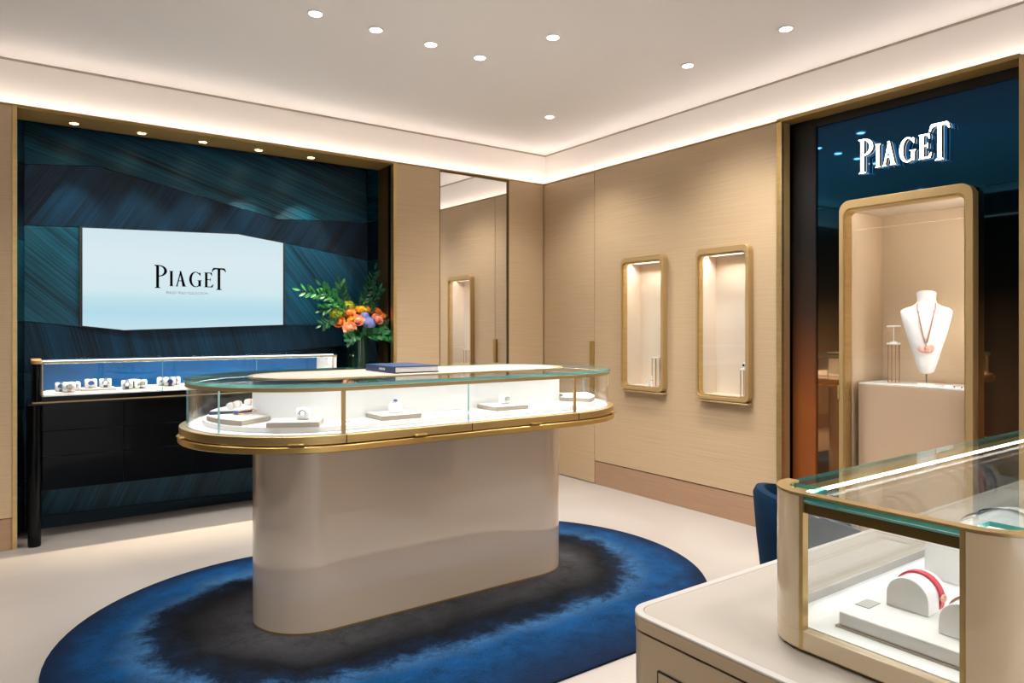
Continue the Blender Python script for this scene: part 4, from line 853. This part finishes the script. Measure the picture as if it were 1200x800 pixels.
# ================================================================== DESK AND ITS GLASS CASE
ZD_ = .75; dx0, dx1, dy0, dy1 = -2.97, -.95, -5.05, -4.04
t = thing('consultation_desk', 'beige lacquered consultation desk with rounded corners in the right foreground', 'desk', ((dx0+dx1)/2, (dy0+dy1)/2, 0))
MB().prism(rrect(dx0+.002, dx1-.002, dy0+.002, dy1-.002, .048, 10), 0, .716).build('body', 'desk_lacquer', t)
MB().prism(rrect(dx0+.008, dx1-.008, dy0+.008, dy1-.008, .045, 10), .7165, .7215).build('shadow_line', 'shadow_gap', t)
MB().prism(rrect(dx0, dx1, dy0, dy1, .05, 10), .722, .745).build('top_apron', 'desk_lacquer', t)
MB().ring(rrect(dx0, dx1, dy0, dy1, .05, 10), rrect(dx0+.016, dx1-.016, dy0+.016, dy1-.016, .036, 10), .7452, .7505).build('top_rim', 'desk_rim', t, bevel=.0015)
MB().prism(rrect(dx0+.017, dx1-.017, dy0+.017, dy1-.017, .035, 10), .7452, .7495).build('top_pad', 'desk_cream', t)
for y0_, y1_ in ((-4.56, -4.126), (-4.99, -4.57)):
    for z0_, z1_ in ((.365, .664), (.05, .36)):
        MB().ring(rrect(y0_, y1_, z0_, z1_, .002, 1), rrect(y0_+.003, y1_-.003, z0_+.003, z1_-.003, .002, 1), dx0-.0004, dx0+.003, T_x).build('door_gap', 'shadow_gap', t)
        MB().box(dx0-.001, dx0+.003, y0_+.0035, y1_-.0035, z0_+.0035, z1_-.0035).build('cabinet_door', 'desk_lacquer', t)
# case on the desk
kx0, kx1, ky0, ky1, rr = -2.86, -1.36, -4.678, -4.266, .08
t = thing('bracelet_case', 'glass bracelet case with rounded gold corner posts standing on the desk', 'display case', ((kx0+kx1)/2, (ky0+ky1)/2, .7507))
MB().prism(rrect(kx0+.008, kx1-.008, ky0+.008, ky1-.008, .072, 10), .7507, .7565).build('foot_plate', 'bronze', t)
MB().ring(rrect(kx0, kx1, ky0, ky1, rr, 10), rrect(kx0+.02, kx1-.02, ky0+.02, ky1-.02, rr-.02, 10), .7568, .788).build('bottom_rail', 'lacquer_beige', t, bevel=.001)
MB().prism(rrect(kx0+.0205, kx1-.0205, ky0+.0205, ky1-.0205, rr-.021, 10), .7568, .7895).build('floor_pad', 'white_fabric', t)
MB().box(kx0+.09, kx1-.09, ky1-.026, ky1-.022, .7898, .806).build('floor_edge', 'grey_tab', t)
for cx, cy, b0 in ((kx0+rr, ky1-rr, 90), (kx0+rr, ky0+rr, 180), (kx1-rr, ky0+rr, 270), (kx1-rr, ky1-rr, 0)):
    MB().ring(arc(cx, cy, rr, rr, b0+1, b0+89, 12), arc(cx, cy, rr-.014, rr-.014, b0+1, b0+89, 12), .7883, 1.0155, closed=False).build('corner_post', 'lacquer_beige', t)
    for e in (b0, b0+90):
        d = (math.cos(R(e)), math.sin(R(e))); tg = (-d[1], d[0]); c_ = (cx+d[0]*(rr-.0075), cy+d[1]*(rr-.0075)); s_ = -1 if e == b0 else 1
        c_ = (c_[0]+tg[0]*.0025*s_, c_[1]+tg[1]*.0025*s_)
        V = [(c_[0]+d[0]*a*.0081+tg[0]*b*.0035, c_[1]+d[1]*a*.0081+tg[1]*b*.0035) for a, b in ((-1, -1), (1, -1), (1, 1), (-1, 1))]
        MB().prism(V, .7568, 1.0157).build('post_edge', 'gold', t)
def cpath(off, xs): # C-shaped path around the near short end
    a = arc(kx0+rr, ky1-rr, rr-off, rr-off, 90, 180, 10); b = arc(kx0+rr, ky0+rr, rr-off, rr-off, 180, 270, 10)
    return [(xs, ky1-off)] + a + b + [(xs, ky0+off)]
MB().ring(cpath(-.001, kx0+rr+.012), cpath(.021, kx0+rr+.012), 1.0162, 1.0202, closed=False).build('top_frame', 'gold', t)
MB().box(kx0+rr, kx1-rr, ky1-.030, ky1-.003, .992, 1.0005).build('top_rail', 'gold', t); MB().box(kx0+rr, kx1-rr, ky0+.003, ky0+.030, .992, 1.0005).build('top_rail', 'gold', t)
MB().box(kx0+.003, kx0+.005, ky0+rr, ky1-rr, 1.0042, 1.0075).build('glass_edge', 'glass_edge', t); MB().box(kx0+.005, kx0+.016, ky0+rr, ky1-rr, .987, 1.0038).build('top_rail', 'bronze_dark', t)
MB().box(kx0+rr, kx1-rr, ky1-.034, ky1-.031, .995, .999).build('led_strip', 'led_desk', t); MB().box(kx0+rr, kx1-rr, ky0+.031, ky0+.036, .9885, .9915).build('led_strip', 'led_desk', t)
MB().prism([(kx0+.003, ky0+rr), (kx0+.003, ky1-rr), (kx0+rr+.004, ky1-rr), (kx0+rr+.004, ky1-.001), (kx1-rr, ky1-.001), (kx1-rr, ky0+.001), (kx0+rr+.004, ky0+.001), (kx0+rr+.004, ky0+rr)], 1.0085, 1.0158, side=1).build('glass_top', ['glass_top', 'glass_edge_deep'], t)
MB().box(kx0+.003, kx0+.009, ky0+rr+.006, ky1-rr-.006, .789, .9838).build('glass_pane', 'glass', t); MB().box(kx1-.009, kx1-.003, ky0+rr, ky1-rr, .789, 1.0).build('glass_pane', 'glass', t)
MB().box(kx0+rr+.006, kx1-rr-.006, ky1-.010, ky1-.004, .789, .9918).build('glass_pane', 'glass_back', t); MB().box(kx0+rr+.006, kx1-rr-.006, ky0+.004, ky0+.010, .789, .9918).build('glass_pane', 'glass', t)
for y in (ky0+rr+.004, ky1-rr-.004): MB().box(kx0+.002, kx0+.010, y-.0018, y+.0018, .789, .9838).build('glass_edge', 'glass_edge', t)
def arch_stand(x, y, z, r_, ln, label, rot=0, lift=.6):
    t = thing('bracelet_stand', label, 'bracelet stand', (x, y, z), 'arched bracelet stands')
    pts = [(r_, 0)] + [(r_*math.cos(a), r_*lift+r_*math.sin(a)) for a in [PI*i/18 for i in range(19)]] + [(-r_, 0)]
    MB().prism(pts, 0, ln, lambda u, v, w_: (w_, u, v)).build('arch', 'white_gloss', None, bevel=.0015, loc=(0, 0, 0)).parent = t
    t.rotation_euler = (0, 0, R(rot)); return t
def bracelet(x, y, z, r_, wd, mt, label, rot=0, lift=.6, th=.004, clasp='rose_gold'):
    t = thing('bracelet', label, 'bracelet', (x, y, z), 'bracelets on arched stands')
    o1 = [((r_+th)*math.cos(a), r_*lift+(r_+th)*math.sin(a)) for a in [-.5+(PI+1.)*i/22 for i in range(23)]]
    i1 = [((r_+.0004)*math.cos(a), r_*lift+(r_+.0004)*math.sin(a)) for a in [-.5+(PI+1.)*i/22 for i in range(23)]]
    MB().ring(o1, i1, 0, wd, lambda u, v, w_: (w_, u, v), closed=False).build('band', mt, None, loc=(0, 0, 0)).parent = t
    for k in (3, 19):
        MB().ball((wd/2, o1[k][0], o1[k][1]), (wd*.7, .005, .007), 8, 5).build('clasp', clasp, None, loc=(0, 0, 0)).parent = t
    t.rotation_euler = (0, 0, R(rot))
zf = .7897
t = thing('display_tray', 'white padded bracelet tray at the near end of the desk case', 'tray', (-2.55, -4.51, zf), 'trays in the desk case')
MB().box(-2.80, -2.235, -4.65, -4.375, zf, zf+.003).build('tray_base', 'tray_side', t); MB().box(-2.796, -2.239, -4.646, -4.379, zf+.0031, zf+.026).build('pad', 'leatherette', t, bevel=.002)
for x, y in ((-2.725, -4.394), (-2.58, -4.394)): MB().box(x-.02, x+.02, y-.010, y+.014, zf+.0262, zf+.0275).build('pull_tab', 'grey_tab', t)
t = thing('display_tray', 'white padded bracelet tray at the far end of the desk case', 'tray', (-1.9, -4.47, zf), 'trays in the desk case')
MB().box(-2.23, -1.50, -4.60, -4.31, zf, zf+.003).build('tray_base', 'tray_side', t); MB().box(-2.226, -1.504, -4.596, -4.314, zf+.0031, zf+.026).build('pad', 'leatherette', t, bevel=.002)
zt = zf+.0262
arch_stand(-2.70, -4.446, zt, .035, .07, 'small white arched stand under the red bracelet', 0); bracelet(-2.662, -4.446, zt, .035, .014, 'red_leather', 'red leather bracelet with gold clasp on the small arched stand')
arch_stand(-2.75, -4.552, zt, .035, .07, 'small white arched stand nearest the front glass of the desk case', 0); bracelet(-2.712, -4.552, zt, .035, .010, 'rose_gold', 'rose gold link bracelet on the nearest small arched stand')
arch_stand(-2.50, -4.455, zt, .07, .25, 'large plain white arched stand in the middle of the desk case'); bracelet(-2.30, -4.455, zt, .07, .008, 'steel', 'thin steel bangle on the large plain arched stand')
arch_stand(-2.22, -4.372, zt, .044, .14, 'white arched stand carrying two navy bracelets'); bracelet(-2.20, -4.372, zt, .044, .012, 'navy_leather', 'navy bracelet at the near end of the two bracelet stand', clasp='steel'); bracelet(-2.14, -4.372, zt, .044, .012, 'navy_leather', 'navy bracelet at the far end of the two bracelet stand', clasp='steel')
arch_stand(-1.90, -4.405, zt, .055, .30, 'long white arched stand carrying four bracelets')
for i, (x, m_, l) in enumerate(((-1.87, 'navy_leather', 'navy bracelet first on the long arched stand'), (-1.80, 'steel', 'steel bracelet second on the long arched stand'), (-1.73, 'red_leather', 'red bracelet third on the long arched stand'), (-1.66, 'navy_leather', 'navy bracelet last on the long arched stand'))):
    bracelet(x, -4.405, zt, .055, .014, m_, l)

# ================================================================== CHAIRS
def chair(x, y, label, rot=0):
    t = thing('armchair', label, 'chair', (x, y, 0))
    mb = MB(); n = 36; V = []
    rows = [(.34, .235), (.45, .255), (.58, .275), (1., .290)]   # fraction rows; top follows the sweep
    for i in range(n+1):
        a = R(-28+236*i/n); e = abs(i/n-.5)*2; top_ = .735-.15*e**2.2
        zz = [.28, .42, .56, top_-.02, top_, top_, top_-.03, .46, .30]; ro = [.245, .262, .278, .290, .280, .252, .242, .232, .215]
        for z_, r_ in zip(zz, ro): V.append((r_*math.cos(a), r_*math.sin(a), z_))
    m_ = 9; mb.v = V
    for i in range(n):
        for j in range(m_): mb.f.append((i*m_+j, (i+1)*m_+j, (i+1)*m_+(j+1) % m_, i*m_+(j+1) % m_)); mb.m.append(0)
    mb.f += [tuple(range(m_)), tuple(n*m_+j for j in range(m_))[::-1]]; mb.m += [0, 0]
    mb.build('back_shell', 'velvet', None, loc=(0, 0, 0), ang=60).parent = t
    MB().lathe([(.20, .33), (.225, .35), (.228, .42), (.21, .455), (.10, .468), (.0, .47)], (0, -.01, 0), 32).build('seat', 'velvet', None, loc=(0, 0, 0), ang=60).parent = t
    for sx, sy in ((-1, -1), (1, -1), (1, 1), (-1, 1)):
        MB().tube([(sx*.19, sy*.17, 0), (sx*.16, sy*.14, .335)], [.009, .014], 10).build('leg', 'bronze', None, loc=(0, 0, 0)).parent = t
    t.rotation_euler = (0, 0, R(rot))
chair(-1.61, -3.72, 'dark blue velvet tub chair tucked behind the left end of the desk', 50)
